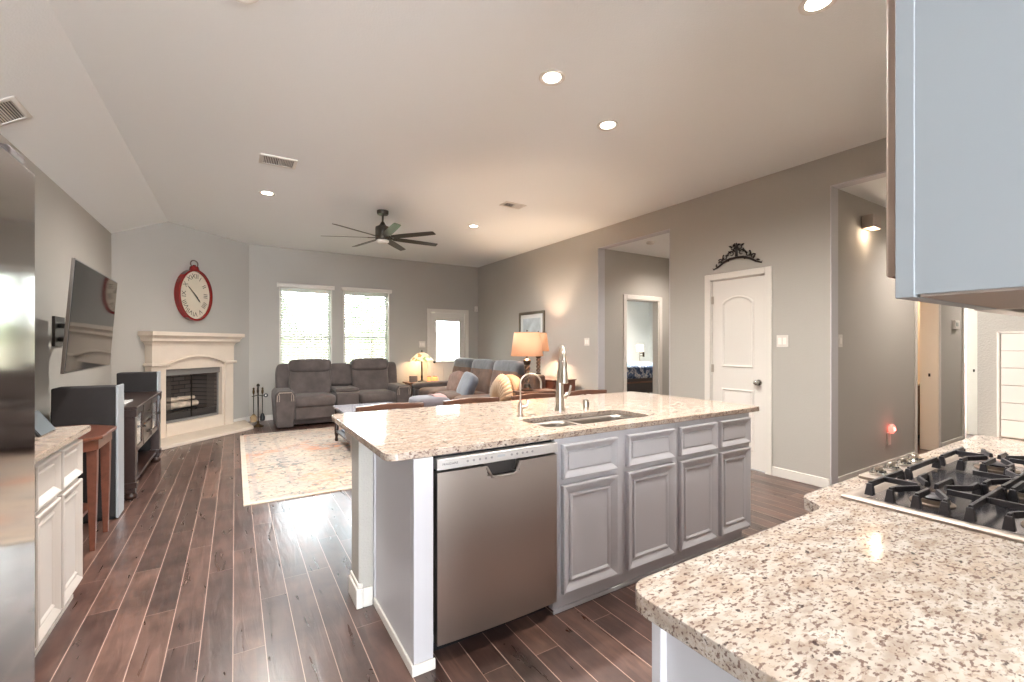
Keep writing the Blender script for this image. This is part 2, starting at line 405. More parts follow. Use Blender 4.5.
# back wall with two windows and the patio door
WZ0, WZ1 = 0.62, 2.42
wins = [(0.69, 1.58, WZ0, WZ1), (1.80, 2.69, WZ0, WZ1)]
S(wall_holes(MB(), 'x', -1.4, 10.6, YB, YB + 0.16, 0, 3.2, wins + [(3.585, 4.425, 0, 2.065)]).merge().build('wall_back', WALL))
# right wall
S(wall_holes(MB(), 'y', 0.55, YB + 0.1, XR, XR + 0.13, 0, 3.2, [(0.60, 2.0, 0, HX), (2.60, 3.24, 0, 2.10), (3.815, 5.155, 0, HX)]).merge().build('wall_right', WALL))
# closet behind the arched door, niche and bedroom
S(wall_holes(MB(), 'x', 4.87, 10.6, 5.155, 5.275, 0, 3.2, [(5.345, 6.115, 0, 2.09)]).merge().build('wall_niche', WALL))
S(MB().box(4.87, 6.6, 3.70, 3.815, 0, 3.2).build('wall_niche_side', WALL))
S(MB().box(6.42, 6.55, 3.8, 5.16, 0, 3.2).build('wall_niche_end', WALL))
BEDW = mat('pale_bedroom_paint', (230, 234, 231), 0.9)
S(MB().box(10.3, 10.42, 5.27, 9.15, 0, 3.0).box(6.0, 10.42, 9.02, 9.145, 0, 3.0).box(4.875, 4.95, 5.3, 9.1, 0, 3.0).build('wall_bedroom', BEDW))
# hall wall with two doorways
S(wall_holes(MB(), 'x', 4.87, 10.4, 2.0, 2.16, 0, 3.0, [(6.87, 7.62, 0, 2.08), (8.62, 9.46, 0, 2.08)]).merge().build('wall_hall', WALL))
S(MB().box(3.08, 10.4, 0.55, 0.665, 0, 3.2).box(3.08, 3.20, -0.2, 0.55, 0, 3.2).build('wall_kitchen_end', WALL))
S(MB().box(10.3, 10.42, 0.6, 2.1, 0, 3.0).build('wall_hall_end', WALL))
BATHW = mat('warm_bathroom_paint', (232, 214, 188), 0.85)
S(MB().box(6.5, 8.55, 2.95, 3.05, 0, 2.9).box(8.48, 8.58, 2.16, 3.0, 0, 2.9).box(6.5, 6.6, 2.16, 3.0, 0, 2.9).box(6.5, 8.6, 2.1, 3.1, 2.75, 2.85).build('wall_bathroom', BATHW))
TEALW = mat('pale_aqua_paint', (190, 205, 202), 0.85)
S(MB().box(8.58, 14.0, 3.9, 4.0, 0, 2.9).box(13.9, 14.0, 2.1, 4.0, 0, 2.9).box(8.58, 14, 2.1, 4.0, 2.75, 2.85).build('wall_guest_room', TEALW))
# kitchen wall behind the cooktop and the shell behind the camera
S(MB().box(0.95, 3.2, -0.2, -0.06, 0, 3.2).build('wall_cooktop', WALL))
S(wall_holes(MB(), 'x', -1.4, 3.2, -7.66, -7.5, 0, 3.2, [(-1.15, 1.75, 0.6, 2.3)]).merge().build('wall_rear', WALL))
S(MB().box(3.08, 3.2, -7.6, -0.2, 0, 3.2).build('wall_rear_right', WALL))
# 45 degree fireplace wall (local frame: x along wall, y into the room)
FA = Vector((-1.343, 7.54, 0)); FT = Vector((0.6943, 0.7197, 0)).normalized()
FR = math.atan2(FT.y, FT.x)
FM = Matrix.Translation(FA) @ Matrix.Rotation(FR, 4, 'Z')   # local +x along wall; room side is local -y
w = MB(); w.M = FM
for a, b, z0, z1 in ((-0.1, 0.64, 0, 2.77), (1.60, 2.24, 0, 2.77), (0.64, 1.60, 1.0, 2.77), (0.64, 1.60, 0, 0.22)):
    w.box(a, b, 0, 0.1, z0, z1)
w.extr([(-0.1, 2.77), (2.24, 2.77), (2.24, H + .04), (0.754, H + .04), (-0.02, 2.77)], lambda a, b, t: (a, t, b), 0, 0.1)
S(w.build('wall_fireplace', WALL))

def baseboard(name, boxes, h=0.095):
    mb = MB()
    for (x0, x1, y0, y1) in boxes: mb.box(x0, x1, y0, y1, 0, h)
    return S(mb.build(name, TRIM, bevel=0.006))
baseboard('baseboard_left', [(XL, XL + 0.015, 3.4, 7.5)])
baseboard('baseboard_back', [(0.1, 3.50, YB - 0.016, YB), (4.51, XR, YB - 0.016, YB)])
baseboard('baseboard_right', [(XR - 0.016, XR, 2.0, 2.53), (XR - 0.016, XR, 3.31, 3.815), (XR - 0.016, XR, 5.155, YB)])
baseboard('baseboard_hall', [(4.87, 6.86, 1.984, 2.0), (7.69, 8.59, 1.984, 2.0), (9.53, 10.3, 1.984, 2.0), (4.75, 10.3, 0.665, 0.681)])
baseboard('baseboard_niche', [(4.88, 5.27, 5.14, 5.155), (6.19, 6.42, 5.14, 5.155)])
mb = MB(); mb.M = FM; mb.box(0.0, 0.3, -0.016, 0, 0, 0.095).box(1.9, 2.22, -0.016, 0, 0, 0.095)
S(mb.build('baseboard_fireplace', TRIM, bevel=0.006))

# casings
def casing_x(name, a0, a1, zt, y, out=-1, w=0.07, t=0.018, back=None):
    """casing around an opening in a wall running along x, face at y, projecting towards out"""
    y0, y1 = sorted((y, y + out * t)); mb = MB()
    mb.box(a0 - w, a0, y0, y1, 0, zt + w).box(a1, a1 + w, y0, y1, 0, zt + w).box(a0, a1, y0, y1, zt, zt + w)
    if back: b0, b1 = sorted((y, y - out * back)); mb.box(a0 - 0.004, a0 + 0.016, b0, b1, 0, zt).box(a1 - 0.016, a1 + 0.004, b0, b1, 0, zt).box(a0, a1, b0, b1, zt - 0.016, zt + .004)
    return S(mb.build(name, TRIM, bevel=0.005))
casing_x('trim_1', 5.345, 6.115, 2.09, 5.155, back=0.12)
CREAM = mat('cream_trim_paint', (226, 214, 198), 0.5)
t_ = casing_x('trim_2', 6.87, 7.62, 2.08, 2.0, w=0.05, back=0.16)
casing_x('trim_3', 8.62, 9.46, 2.08, 2.0, back=0.16)
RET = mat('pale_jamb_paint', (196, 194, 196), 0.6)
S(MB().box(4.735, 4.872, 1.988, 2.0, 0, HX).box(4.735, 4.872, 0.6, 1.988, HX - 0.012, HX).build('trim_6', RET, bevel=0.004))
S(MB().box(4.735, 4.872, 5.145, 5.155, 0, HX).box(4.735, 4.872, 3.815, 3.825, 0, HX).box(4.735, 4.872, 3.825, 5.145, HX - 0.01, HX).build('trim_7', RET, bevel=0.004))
# arched interior door on the right wall
def yz(x0):   # plane facing -x
    return lambda u, v, d: (x0 - d, u, v)
mb = MB(); X0 = XR - 0.018
mb.box(X0, XR, 2.53, 2.60, 0, 2.17).box(X0, XR, 3.24, 3.31, 0, 2.17).box(X0, XR, 2.60, 3.24, 2.10, 2.17)
mb.box(XR, XR + 0.13, 2.596, 2.61, 0, 2.10).box(XR, XR + 0.13, 3.23, 3.244, 0, 2.10).box(XR, XR + 0.13, 2.6, 3.24, 2.09, 2.104)
S(mb.build('trim_4', TRIM, bevel=0.006))
d2 = MB(); DX = XR + 0.012
d2.box(DX, DX + 0.035, 2.612, 3.228, 0.012, 2.088)
door2 = S(d2.build('door_2', TRIM, bevel=0.003))
def arch_poly(y0, y1, z0, z1, rise, n=12, ins=0.0):
    y0 += ins; y1 -= ins; z0 += ins; z1 -= ins
    pts = [(y0, z0), (y1, z0)]
    for i in range(n + 1):
        t = i / n; pts.append((y1 + (y0 - y1) * t, z1 - rise + rise * math.sin(PI * t) ** 0.65 if 0 < t < 1 else z1 - rise))
    return pts
mb = MB()
for args in ((2.735, 3.105, 1.10, 1.90, 0.075), (2.735, 3.105, 0.20, 0.86, 0.0)):
    R = []
    for ins, d in ((0, -0.002), (0.0, 0.004), (0.008, 0.009), (0.016, 0.009), (0.026, -0.001), (0.034, -0.001), (0.06, 0.006)):
        R.append([(DX - d, a, b) for a, b in arch_poly(*args, ins=ins)])
    mb.rings(R)
o = mb.build('raised_panel', TRIM, door2, angle=20)
mb = MB(); mb.cyl((DX, 2.675, 0.95), (DX - 0.012, 2.675, 0.95), 0.032, n=20).cyl((DX - 0.01, 2.675, 0.95), (DX - 0.045, 2.675, 0.95), 0.012)
mb.puff((DX - 0.062, 2.675, 0.95), (0.05, 0.06, 0.06), 1.0)
mb.build('door_knob', CHROME, door2)
for z in (0.25, 1.08, 1.87): MB().box(DX - 0.006, DX + 0.002, 3.205, 3.235, z - 0.045, z + 0.045).cyl((DX - 0.006, 3.232, z - .045), (DX - 0.006, 3.232, z + .045), 0.006, n=8).build('hinge', NICKEL, door2)

# patio door with blind-like obscured glass
mb = MB(); Y0 = YB - 0.018
mb.box(3.515, 3.585, Y0, YB, 0, 2.135).box(4.425, 4.495, Y0, YB, 0, 2.135).box(3.585, 4.425, Y0, YB, 2.065, 2.135)
mb.box(3.58, 3.6, YB, YB + 0.15, 0, 2.065).box(4.41, 4.43, YB, YB + 0.15, 0, 2.065).box(3.58, 4.43, YB, YB + 0.15, 2.05, 2.07)
S(mb.build('trim_5', TRIM, bevel=0.005))
d1 = MB(); wall_holes(d1, 'x', 3.605, 4.405, YB + 0.02, YB + 0.06, 0.01, 2.045, [(3.72, 4.29, 0.98, 1.88)])
door1 = S(d1.merge().build('door_1', TRIM, bevel=0.003))
mb = MB(); f = 0.025
for b in ((3.70, 3.73, 0.96, 1.90), (4.28, 4.31, 0.96, 1.90)): mb.box(b[0], b[1], YB + 0.008, YB + 0.02, b[2], b[3])
mb.box(3.70, 4.31, YB + 0.008, YB + 0.02, 1.87, 1.90).box(3.70, 4.31, YB + 0.008, YB + 0.02, 0.96, 0.99).build('glazing_frame', TRIM, door1, bevel=0.004)
MB().box(3.72, 4.29, YB + 0.036, YB + 0.04, 0.98, 1.88).build('pane', GLASS, door1)
mb = MB(); z = 1.0
while z < 1.87:
    mb.rings([[(x, YB + 0.046, z - 0.011), (x, YB + 0.064, z + 0.011), (x, YB + 0.064, z + 0.013), (x, YB + 0.046, z - 0.009)] for x in (3.735, 4.275)]); z += 0.03
SLAT = mat('white_blind_slat', (226, 226, 220), 0.5)
_n = SLAT.node_tree; _t = _n.nodes.new('ShaderNodeBsdfTranslucent'); _t.inputs[0].default_value = (0.75, 0.78, 0.72, 1); _m = _n.nodes.new('ShaderNodeMixShader'); _m.inputs[0].default_value = 0.22
_o = [q for q in _n.nodes if q.type == 'OUTPUT_MATERIAL'][0]; _n.links.new(_n.nodes['Principled BSDF'].outputs[0], _m.inputs[1]); _n.links.new(_t.outputs[0], _m.inputs[2]); _n.links.new(_m.outputs[0], _o.inputs[0])
mb.build('blind_slats', SLAT, door1)
mb = MB()
for x in (3.66, 3.90, 4.14, 4.35): mb.box(x, x + 0.006, YB + 0.013, YB + 0.02, 0.1, 0.86)
mb.box(3.66, 4.356, YB + 0.013, YB + 0.02, 0.1, 0.106).box(3.66, 4.356, YB + 0.013, YB + 0.02, 0.856, 0.862)
mb.build('lower_panel_moulding', TRIM, door1)
MB().cyl((3.665, YB + 0.02, 0.98), (3.665, YB - 0.03, 0.98), 0.012).puff((3.665, YB - 0.045, 0.98), (0.05, 0.05, 0.05), 1.0).build('door_knob', BRONZE, door1)
# small hanger on door glass
tag(MB().tube([(4.02 + 0.03 * math.sin(t), YB - 0.004, 1.72 + 0.10 * math.cos(t)) for t in [i * PI / 8 for i in range(9)]], [0.003, .006, .009, .011, .012, .011, .009, .006, .003], 6).build('crescent_ornament', WOODM), 'thin crescent ornament hanging on the patio door glass', 'ornament')

# windows
for i, (a0, a1, z0, z1) in enumerate(wins):
    fr = MB()
    fr.box(a0, a0 + 0.05, YB + 0.1, YB + 0.15, z0, z1).box(a1 - 0.05, a1, YB + 0.1, YB + 0.15, z0, z1)
    fr.box(a0, a1, YB + 0.1, YB + 0.15, z1 - 0.05, z1).box(a0, a1, YB + 0.1, YB + 0.15, z0, z0 + 0.05).box(a0, a1, YB + 0.1, YB + 0.15, 1.48, 1.53)
    wo = S(fr.build('window_%d' % (i + 1), TRIM, bevel=0.003))
    MB().box(a0 + 0.04, a1 - 0.04, YB + 0.122, YB + 0.126, z0 + 0.04, z1 - 0.04).build('pane', GLASS, wo)
    mb = MB().box(a0 - 0.008, a0 + 0.012, YB - 0.01, YB + 0.1, z0, z1).box(a1 - 0.012, a1 + 0.008, YB - 0.01, YB + 0.1, z0, z1)
    mb.box(a0 - 0.05, a1 + 0.05, YB - 0.05, YB + 0.1, z0 - 0.03, z0)
    mb.build('window_frame', TRIM, wo, bevel=0.003)
    bl = thing('window_blind', ['white horizontal blind on the left living room window', 'white horizontal blind on the right living room window'][i], 'blind', ((a0 + a1) / 2, YB, z0), group='living room window blinds')
    mb = MB(); mb.extr([(YB - 0.005, 2.405), (YB - 0.05, 2.405), (YB - 0.06, 2.42), (YB - 0.06, 2.455), (YB - 0.075, 2.475), (YB - 0.005, 2.475)], lambda a, b, t: (t, a, b), a0 - 0.045, a1 + 0.045)
    mb.build('valance', TRIM, bl, bevel=0.002)
    mb = MB(); z = z0 + 0.05; ang = 0.78 if i == 0 else 0.6
    while z < 2.33:
        c, s_ = 0.024 * math.cos(ang), 0.024 * math.sin(ang); yc = YB + 0.045
        mb.rings([[(x, yc - c, z - s_), (x, yc + c, z + s_), (x, yc + c, z + s_ + 0.0025), (x, yc - c, z - s_ + 0.0025)] for x in (a0 + 0.02, a1 - 0.02)])
        z += 0.049
    mb.build('slats', SLAT, bl)
    MB().box(a0 + 0.02, a1 - 0.02, YB + 0.02, YB + 0.07, 2.33, 2.40).build('headrail', SLAT, bl, bevel=0.003)
    MB().box(a0 + 0.02, a1 - 0.02, YB + 0.025, YB + 0.065, z0 + 0.01, z0 + 0.03).build('bottom_rail', SLAT, bl, bevel=0.003)
    for x in (a0 + 0.14, a1 - 0.14):
        MB().cyl((x, YB + 0.019, z0 + 0.02), (x, YB + 0.019, 2.34), 0.0012, n=6).build('ladder_cord', SLAT, bl)
# rear window frame added around the daylight fill (behind the camera, seen only in reflections)
mb = MB()
for x in (-1.15, -0.2, 0.77, 1.71): mb.box(x, x + 0.04, -7.6, -7.53, 0.6, 2.3)
mb.box(-1.15, 1.75, -7.6, -7.53, 0.6, 0.64).box(-1.15, 1.75, -7.6, -7.53, 2.26, 2.3)
S(mb.build('window_3', TRIM))

# ------------------------------------------------------------------ outdoors
GRASS = mat('lawn', (142, 156, 112), 0.95, var=0.2, vscale=4)
S(MB().box(-12, 16, 9.32, 30, -0.12, -0.06).build('ground', GRASS))
FENCE = mat('weathered_fence', (150, 138, 122), 0.9, var=0.15, vscale=3)
fe = thing('garden_fence', 'weathered board fence seen through the window blinds', 'fence', (2, 17, 0))
mb = MB()
for k in range(70): mb.box(-8 + k * 0.28, -8 + k * 0.28 + 0.26, 17, 17.03, 0, 1.85)
mb.build('boards', FENCE, fe)
MB().box(-8, 11.5, 17.03, 17.08, 0.4, 0.5).box(-8, 11.5, 17.03, 17.08, 1.4, 1.5).build('rails', FENCE, fe)
LEAF = mat('foliage', (150, 166, 136), 0.9, var=0.35, vscale=3)
BARK = mat('bark', (110, 92, 76), 0.9)
def bush(x, y, r, h, lab):
    t = thing('garden_tree', lab, 'tree', (x, y, 0))
    MB().cyl((x, y, -0.05), (x, y, h), 0.07, 0.04).build('trunk', BARK, t)
    bm_ = MB(); rnd = random.Random(int(x * 10))
    for k in range(150):
        a = rnd.uniform(0, 2 * PI); e = rnd.uniform(-1, 1); q = r * rnd.uniform(0.55, 1.0)
        c = Vector((x + q * math.cos(a) * math.sqrt(1 - e * e), y + q * math.sin(a) * math.sqrt(1 - e * e), h + q * e * 0.8))
        n_ = Vector((rnd.uniform(-1, 1), rnd.uniform(-1, 1), rnd.uniform(-1, 1))).normalized(); u_ = n_.orthogonal().normalized() * 0.16; v_ = n_.cross(u_).normalized() * 0.09
        bm_.bm.faces.new([bm_.v(c - u_), bm_.v(c + v_), bm_.v(c + u_), bm_.v(c - v_)])
    bm_.build('foliage', LEAF, t)
bush(0.6, 14.5, 1.1, 1.9, 'leafy garden tree behind the left living room window')
bush(3.6, 14.0, 1.0, 2.1, 'leafy garden tree behind the right living room window')

# ================================================================== ISLAND
# low textured wall carrying the bar overhang
PW = S(MB().box(0.54, 3.10, 2.37, 2.53, 0, 0.883).build('wall_island', WALL))
mb = MB().box(0.525, 0.56, 2.355, 2.545, 0, 0.10).box(0.532, 0.56, 2.362, 2.538, 0.10, 0.125).box(0.54, 3.1, 2.53, 2.545, 0, 0.1).box(0.56, 0.609, 2.356, 2.37, 0, 0.10)
S(mb.build('baseboard_island', TRIM, bevel=0.006))
def front(y0): return lambda u, v, d: (u, y0 - d, v)
DOORL = [(0, 0), (0, 0.019), (0.003, 0.024), (0.010, 0.025), (0.018, 0.022), (0.040, 0.010), (0.046, 0.006), (0.050, 0.006), (0.053, 0.014), (0.060, 0.016), (0.067, 0.013), (0.072, 0.009), (0.074, 0.009)]
DRAWL = [(0, 0), (0, 0.019), (0.003, 0.024), (0.008, 0.025), (0.014, 0.022), (0.034, 0.009), (0.038, 0.006), (0.042, 0.006), (0.046, 0.012), (0.050, 0.012)]
FY = 1.79
def cab_unit(label, x0, x1, cols, z_toe=0.075):
    t = thing('base_cabinet', label, 'cabinet', ((x0 + x1) / 2, 2.1, 0), group='island base cabinets')
    mb = MB()
    mb.box(x0, x1, FY, FY + 0.019, z_toe, 0.70).box(x0, x1, FY, FY + 0.019, 0.70, 0.881)
    mb.box(x0, x0 + 0.016, FY + .019, 2.36, z_toe, 0.881).box(x1 - 0.016, x1, FY + .019, 2.36, z_toe, 0.881)
    mb.box(x0 + .016, x1 - .016, FY + .019, 2.36, z_toe, z_toe + 0.016).box(x0 + .016, x1 - .016, 2.35, 2.36, z_toe + .016, 0.881)
    mb.build('body', CAB, t)
    MB().box(x0, x1 - (0.06 if x1 > 3 else 0), FY + 0.014, FY + 0.05, 0.018, z_toe).box(x0, x1 - (0.05 if x1 > 3 else 0), FY + 0.004, FY + 0.014, 0, 0.022).build('toe_kick', CAB, t, bevel=0.003)
    for a, b in cols:
        MB().panel(front(FY), a, b, 0.10, 0.645, DOORL).build('door', CAB, t, angle=25)
        MB().panel(front(FY), a, b, 0.675, 0.85, DRAWL).build('drawer_front', CAB, t, angle=25)
    return t
cab_unit('grey island sink cabinet with two doors, right beside the dishwasher', 1.355, 2.27, [(1.395, 1.775), (1.85, 2.245)])
cab_unit('grey island cabinet with two narrow doors at the end away from the dishwasher', 2.271, 3.05, [(2.295, 2.66), (2.70, 3.035)])
# end panel with corner post
t = thing('island_end', 'grey painted panel closing the island end beside the dishwasher, with front post', 'panel', (0.65, 2.05, 0))
MB().box(0.62, 0.64, 1.80, 2.37, 0, 0.882).build('side_panel', CAB, t)
MB().box(0.62, 0.705, 1.765, 1.80, 0, 0.882).build('post', CAB, t, bevel=0.002)
MB().box(0.610, 0.62, 1.757, 2.355, 0, 0.045).box(0.61, 0.712, 1.755, 1.765, 0, 0.045).build('shoe_moulding', TRIM, t, bevel=0.004)
MB().box(0.612, 0.62, 2.345, 2.369, 0.0, 0.882).build('scribe_strip', CAB, t)
# corbel under the bar overhang
fnc = lambda a, b, t_: (t_, a, b)
prof = [(2.531, 0.882), (2.86, 0.882), (2.86, 0.845), (2.83, 0.84), (2.80, 0.80), (2.74, 0.785), (2.69, 0.80), (2.66, 0.77), (2.655, 0.73), (2.63, 0.70), (2.60, 0.69), (2.585, 0.65), (2.60, 0.62), (2.585, 0.585), (2.55, 0.575), (2.531, 0.56)]
tag(MB().extr(prof, fnc, 0.56, 0.64).build('corbel', mat('pale_plaster', (196, 186, 176), 0.7), bevel=0.006), 'scrolled bracket under the island overhang at the rug end', 'bracket', 'scrolled brackets under the island overhang')
o = tag(MB().extr(prof, fnc, 1.80, 1.88).build('corbel', MATS['pale_plaster'], bevel=0.006), 'scrolled bracket under the island overhang behind the sink', 'bracket', 'scrolled brackets under the island overhang')
# worktop with sink cutout
SX0, SX1, SY0, SY1 = 1.405, 2.20, 1.895, 2.215
out = rrect(0.51, 3.185, 1.772, 3.0, 0.05)
tag(MB().slab(out, [rrect(SX0, SX1, SY0, SY1, 0.07)], 0.883, 0.914).build('island_worktop', GRANT, bevel=0.006, seg=3), 'tan speckled granite top of the kitchen island with sink cutout', 'worktop')
# undermount double sink
t = thing('double_sink', 'undermounted stainless double bowl sink in the island worktop', 'sink', (1.8, 2.05, 0.69))
def bowl(x0, x1, y0, y1, zt, zb):
    mb = MB(); R = []
    for ins, z in ((0, zt), (0.004, zt - 0.02), (0.010, zb + 0.03), (0.02, zb + 0.01), (0.045, zb)):
        R.append([(x, y, z) for x, y in rrect(x0 + ins, x1 - ins, y0 + ins, y1 - ins, 0.06, 5)])
    mb.rings(R, cap=False); mb.bm.faces.new([mb.v(p) for p in R[-1]]); mb.merge(); return mb
for a, b, lab in ((1.415, 1.715, 'smaller bowl'), (1.745, 2.19, 'larger bowl')):
    o = bowl(a, b, 1.90, 2.21, 0.8825, 0.70).build('bowl', mat('satin_sink_steel', (150, 142, 134), 0.42, 1.0), t)
    sm = o.modifiers.new('solid', 'SOLIDIFY'); sm.thickness = 0.0015; sm.offset = -1
    MB().lathe([(0.001, 0.0), (0.04, 0.001), (0.042, 0.004), (0.03, 0.005), (0.001, 0.003)], ((a + b) / 2, 2.06, 0.70)).build('drain', CHROME, o)
MB().box(1.38, 1.42, 1.88, 2.235, 0.880, 0.8825).box(2.185, 2.225, 1.88, 2.235, 0.880, 0.8825).box(1.712, 1.748, 1.90, 2.21, 0.86, 0.8825).box(1.38, 2.225, 1.872, 1.902, 0.88, 0.8825).box(1.38, 2.225, 2.208, 2.238, 0.88, 0.8825).build('rim', STEELH, t)
# tall pull-down faucet
t = thing('kitchen_faucet', 'tall brushed nickel pull-down faucet behind the island sink', 'faucet', (1.84, 2.37, 0.914))
B = Vector((1.84, 2.37, 0.914))
MB().lathe([(0.036, 0), (0.036, 0.006), (0.031, 0.02), (0.029, 0.05), (0.027, 0.12), (0.023, 0.2), (0.018, 0.27)], B).build('body', NICKEL, t)
arc = [B + Vector((0, 0, 0.24)), B + Vector((0.0, 0, 0.30))]
for i in range(13):
    a = PI * i / 12; arc.append(B + Vector((-0.030 * (1 - math.cos(a)), -0.060 * (1 - math.cos(a)), 0.345 + 0.078 * math.sin(a))))
arc.append(arc[-1] + Vector((0, 0, -0.03)))
MB().tube(arc, 0.012, 12).build('spout', NICKEL, t)
e = arc[-1]
MB().lathe([(0.014, 0.02), (0.019, 0.01), (0.021, -0.05), (0.025, -0.09), (0.027, -0.118), (0.022, -0.124), (0.004, -0.124)], e).build('spray_head', NICKEL, t)
MB().tube([B + Vector((0.02, 0, 0.09)), B + Vector((0.05, -0.005, 0.095)), B + Vector((0.075, -0.01, 0.12)), B + Vector((0.085, -0.012, 0.165))], [0.016, 0.013, 0.009, 0.007]).build('lever', NICKEL, t)
# filtered water tap
B = Vector((1.482, 2.30, 0.914))
t = thing('water_filter_tap', 'small brushed nickel gooseneck water tap at the left of the island sink', 'faucet', tuple(B))
MB().lathe([(0.022, 0), (0.022, 0.005), (0.014, 0.012), (0.013, 0.03), (0.016, 0.045), (0.013, 0.06), (0.012, 0.085), (0.007, 0.095)], B).build('body', NICKEL, t)
arc = [B + Vector((0, 0, 0.09)), B + Vector((0, 0, 0.19))]
for i in range(13):
    a = PI * i / 12; arc.append(B + Vector((0.062 * (1 - math.cos(a)), -0.022 * (1 - math.cos(a)), 0.20 + 0.06 * math.sin(a))))
arc.append(arc[-1] + Vector((0, 0, -0.035)))
MB().tube(arc, 0.0055, 10).build('spout', NICKEL, t)
MB().tube([B + Vector((0.01, 0, 0.055)), B + Vector((0.045, -0.01, 0.06)), B + Vector((0.05, -0.011, 0.095))], [0.010, 0.008, 0.006]).build('lever', NICKEL, t)
B = (2.035, 2.335, 0.914)
t = thing('air_gap', 'small brushed nickel cylinder cap on the worktop right of the tall faucet', 'sink fitting', B)
MB().lathe([(0.024, 0), (0.024, 0.004), (0.02, 0.008), (0.02, 0.058), (0.017, 0.064), (0.001, 0.065)], B).build('cap', NICKEL, t)
MB().box(B[0] + 0.004, B[0] + 0.01, B[1] - 0.0215, B[1] - 0.018, B[2] + 0.012, B[2] + 0.05).build('slot', BLACK, t)
tag(MB().lathe([(0.001, 0), (0.028, 0), (0.028, 0.004), (0.022, 0.007), (0.001, 0.007)], (1.57, 2.30, 0.9145)).build('hole_cover', NICKEL), 'flat metal hole cover lying on the island worktop between the taps', 'sink fitting')

# dishwasher
t = thing('dishwasher', 'stainless steel dishwasher built into the island', 'dishwasher', (1.03, 2.05, 0))
MB().box(0.728, 1.345, 1.80, 2.34, 0.10, 0.874).build('tub', BLACK, t)
mb = MB(); n = 14
xs = [0.722 + (1.350 - 0.722) * i / n for i in range(n + 1)]
yf = lambda x: 1.762 - 0.010 * (1 - ((x - 1.036) / 0.314) ** 2)
poly = [(x, yf(x)) for x in xs] + [(1.350, 1.80), (0.722, 1.80)]
cut0, cut1 = 0.955, 1.125
mb.prism(poly, 0.085, 0.755)
mb.prism([(x, yf(x)) for x in [0.722 + (cut0 - 0.722) * i / 5 for i in range(6)]] + [(cut0, 1.80), (0.722, 1.80)], 0.755, 0.812)
mb.prism([(x, yf(x)) for x in [cut1 + (1.350 - cut1) * i / 5 for i in range(6)]] + [(1.350, 1.80), (cut1, 1.80)], 0.755, 0.812)
mb.build('door', STEEL, t, angle=20)
MB().box(cut0, cut1, 1.788, 1.7995, 0.755, 0.815).build('pocket_back', mat('pocket_grey', (70, 66, 64), 0.4, 0.6), t)
mb = MB().tube([(cut0 - .004, 1.752, 0.808), (cut0 + 0.018, 1.749, 0.768), (cut0 + 0.035, 1.748, 0.758), (cut1 - 0.035, 1.748, 0.758), (cut1 - 0.018, 1.749, 0.768), (cut1 + .004, 1.752, 0.808)], 0.006, 8)
mb.prism([(cut0 - 0.002, 1.752), (cut0 + 0.02, 1.752), (cut0 + 0.02, 1.79), (cut0 - 0.002, 1.79)], 0.755, 0.767)
mb.prism([(cut1 - 0.02, 1.752), (cut1 + 0.002, 1.752), (cut1 + 0.002, 1.79), (cut1 - 0.02, 1.79)], 0.755, 0.767)
mb.build('handle_pocket', STEELH, t)
MB().box(0.72, 1.352, 1.757, 1.80, 0.822, 0.869).build('control_panel', mat('silver_panel', (205, 200, 195), 0.35, 0.6), t, bevel=0.004)
mb = text_mesh(MB(), 'FRIGIDAIRE', 0.0135, lambda a, b, d: (0.742 + a * 1.05, 1.757 - d, 0.842 + b), 0.0008)
mb.build('brand_lettering', mat('dark_print', (70, 66, 66), 0.6), t)
PRINT = MATS['dark_print']; GREYP = mat('grey_print', (150, 146, 144), 0.5)
for k, x in enumerate((0.86, 0.89, 0.92, 0.95, 0.98, 1.085, 1.115, 1.145, 1.17, 1.20)):
    MB().cyl((x, 1.7575, 0.846), (x, 1.7555, 0.846), 0.0055, n=12).build('button', GREYP, t)
MB().box(1.01, 1.05, 1.7562, 1.7575, 0.843, 0.853).build('display', mat('grey_display', (188, 190, 192), 0.2), t)
MB().box(0.722, 1.35, 1.86, 1.875, 0.0, 0.09).build('toe_kick', BLACK, t)

# ================================================================== PENINSULA, COOKTOP, WALL CABINET
pen = [(0.60, -0.055), (3.079, -0.055), (3.079, 0.664), (1.43, 0.664), (1.405, 0.660), (1.385, 0.65), (1.365, 0.615), (1.345, 0.592), (1.32, 0.585)]
pen += [(0.65 - 0.05 * math.sin(a), 0.535 + 0.05 * math.cos(a)) for a in [i * PI / 12 for i in range(7)]]
tag(MB().slab(pen, [], 0.880, 0.914).build('cooktop_worktop', GRAN, bevel=0.007, seg=3), 'cream and brown speckled granite worktop in the foreground holding the cooktop', 'worktop')
t = thing('base_cabinet', 'pale grey base cabinet under the foreground granite worktop', 'cabinet', (1.8, 0.3, 0))
MB().box(0.655, 3.07, -0.05, 0.535, 0.09, 0.878).build('body', CAB, t)
MB().box(0.64, 3.07, 0.535, 0.556, 0.09, 0.878).build('face_frame', CAB, t, bevel=0.002)
MB().box(0.70, 3.07, -0.05, 0.48, 0.0, 0.09).build('toe_kick', CAB, t)
fb = lambda u, v, d: (u, 0.556 + d, v)
for a, b in ((0.68, 1.02), (1.05, 1.40), (1.45, 1.92), (1.95, 2.42), (2.47, 3.0)):
    MB().panel(fb, a, b, 0.12, 0.65, DOORL).build('door', CAB, t, angle=25)
    MB().panel(fb, a, b, 0.68, 0.85, DRAWL).build('drawer_front', CAB, t, angle=25)

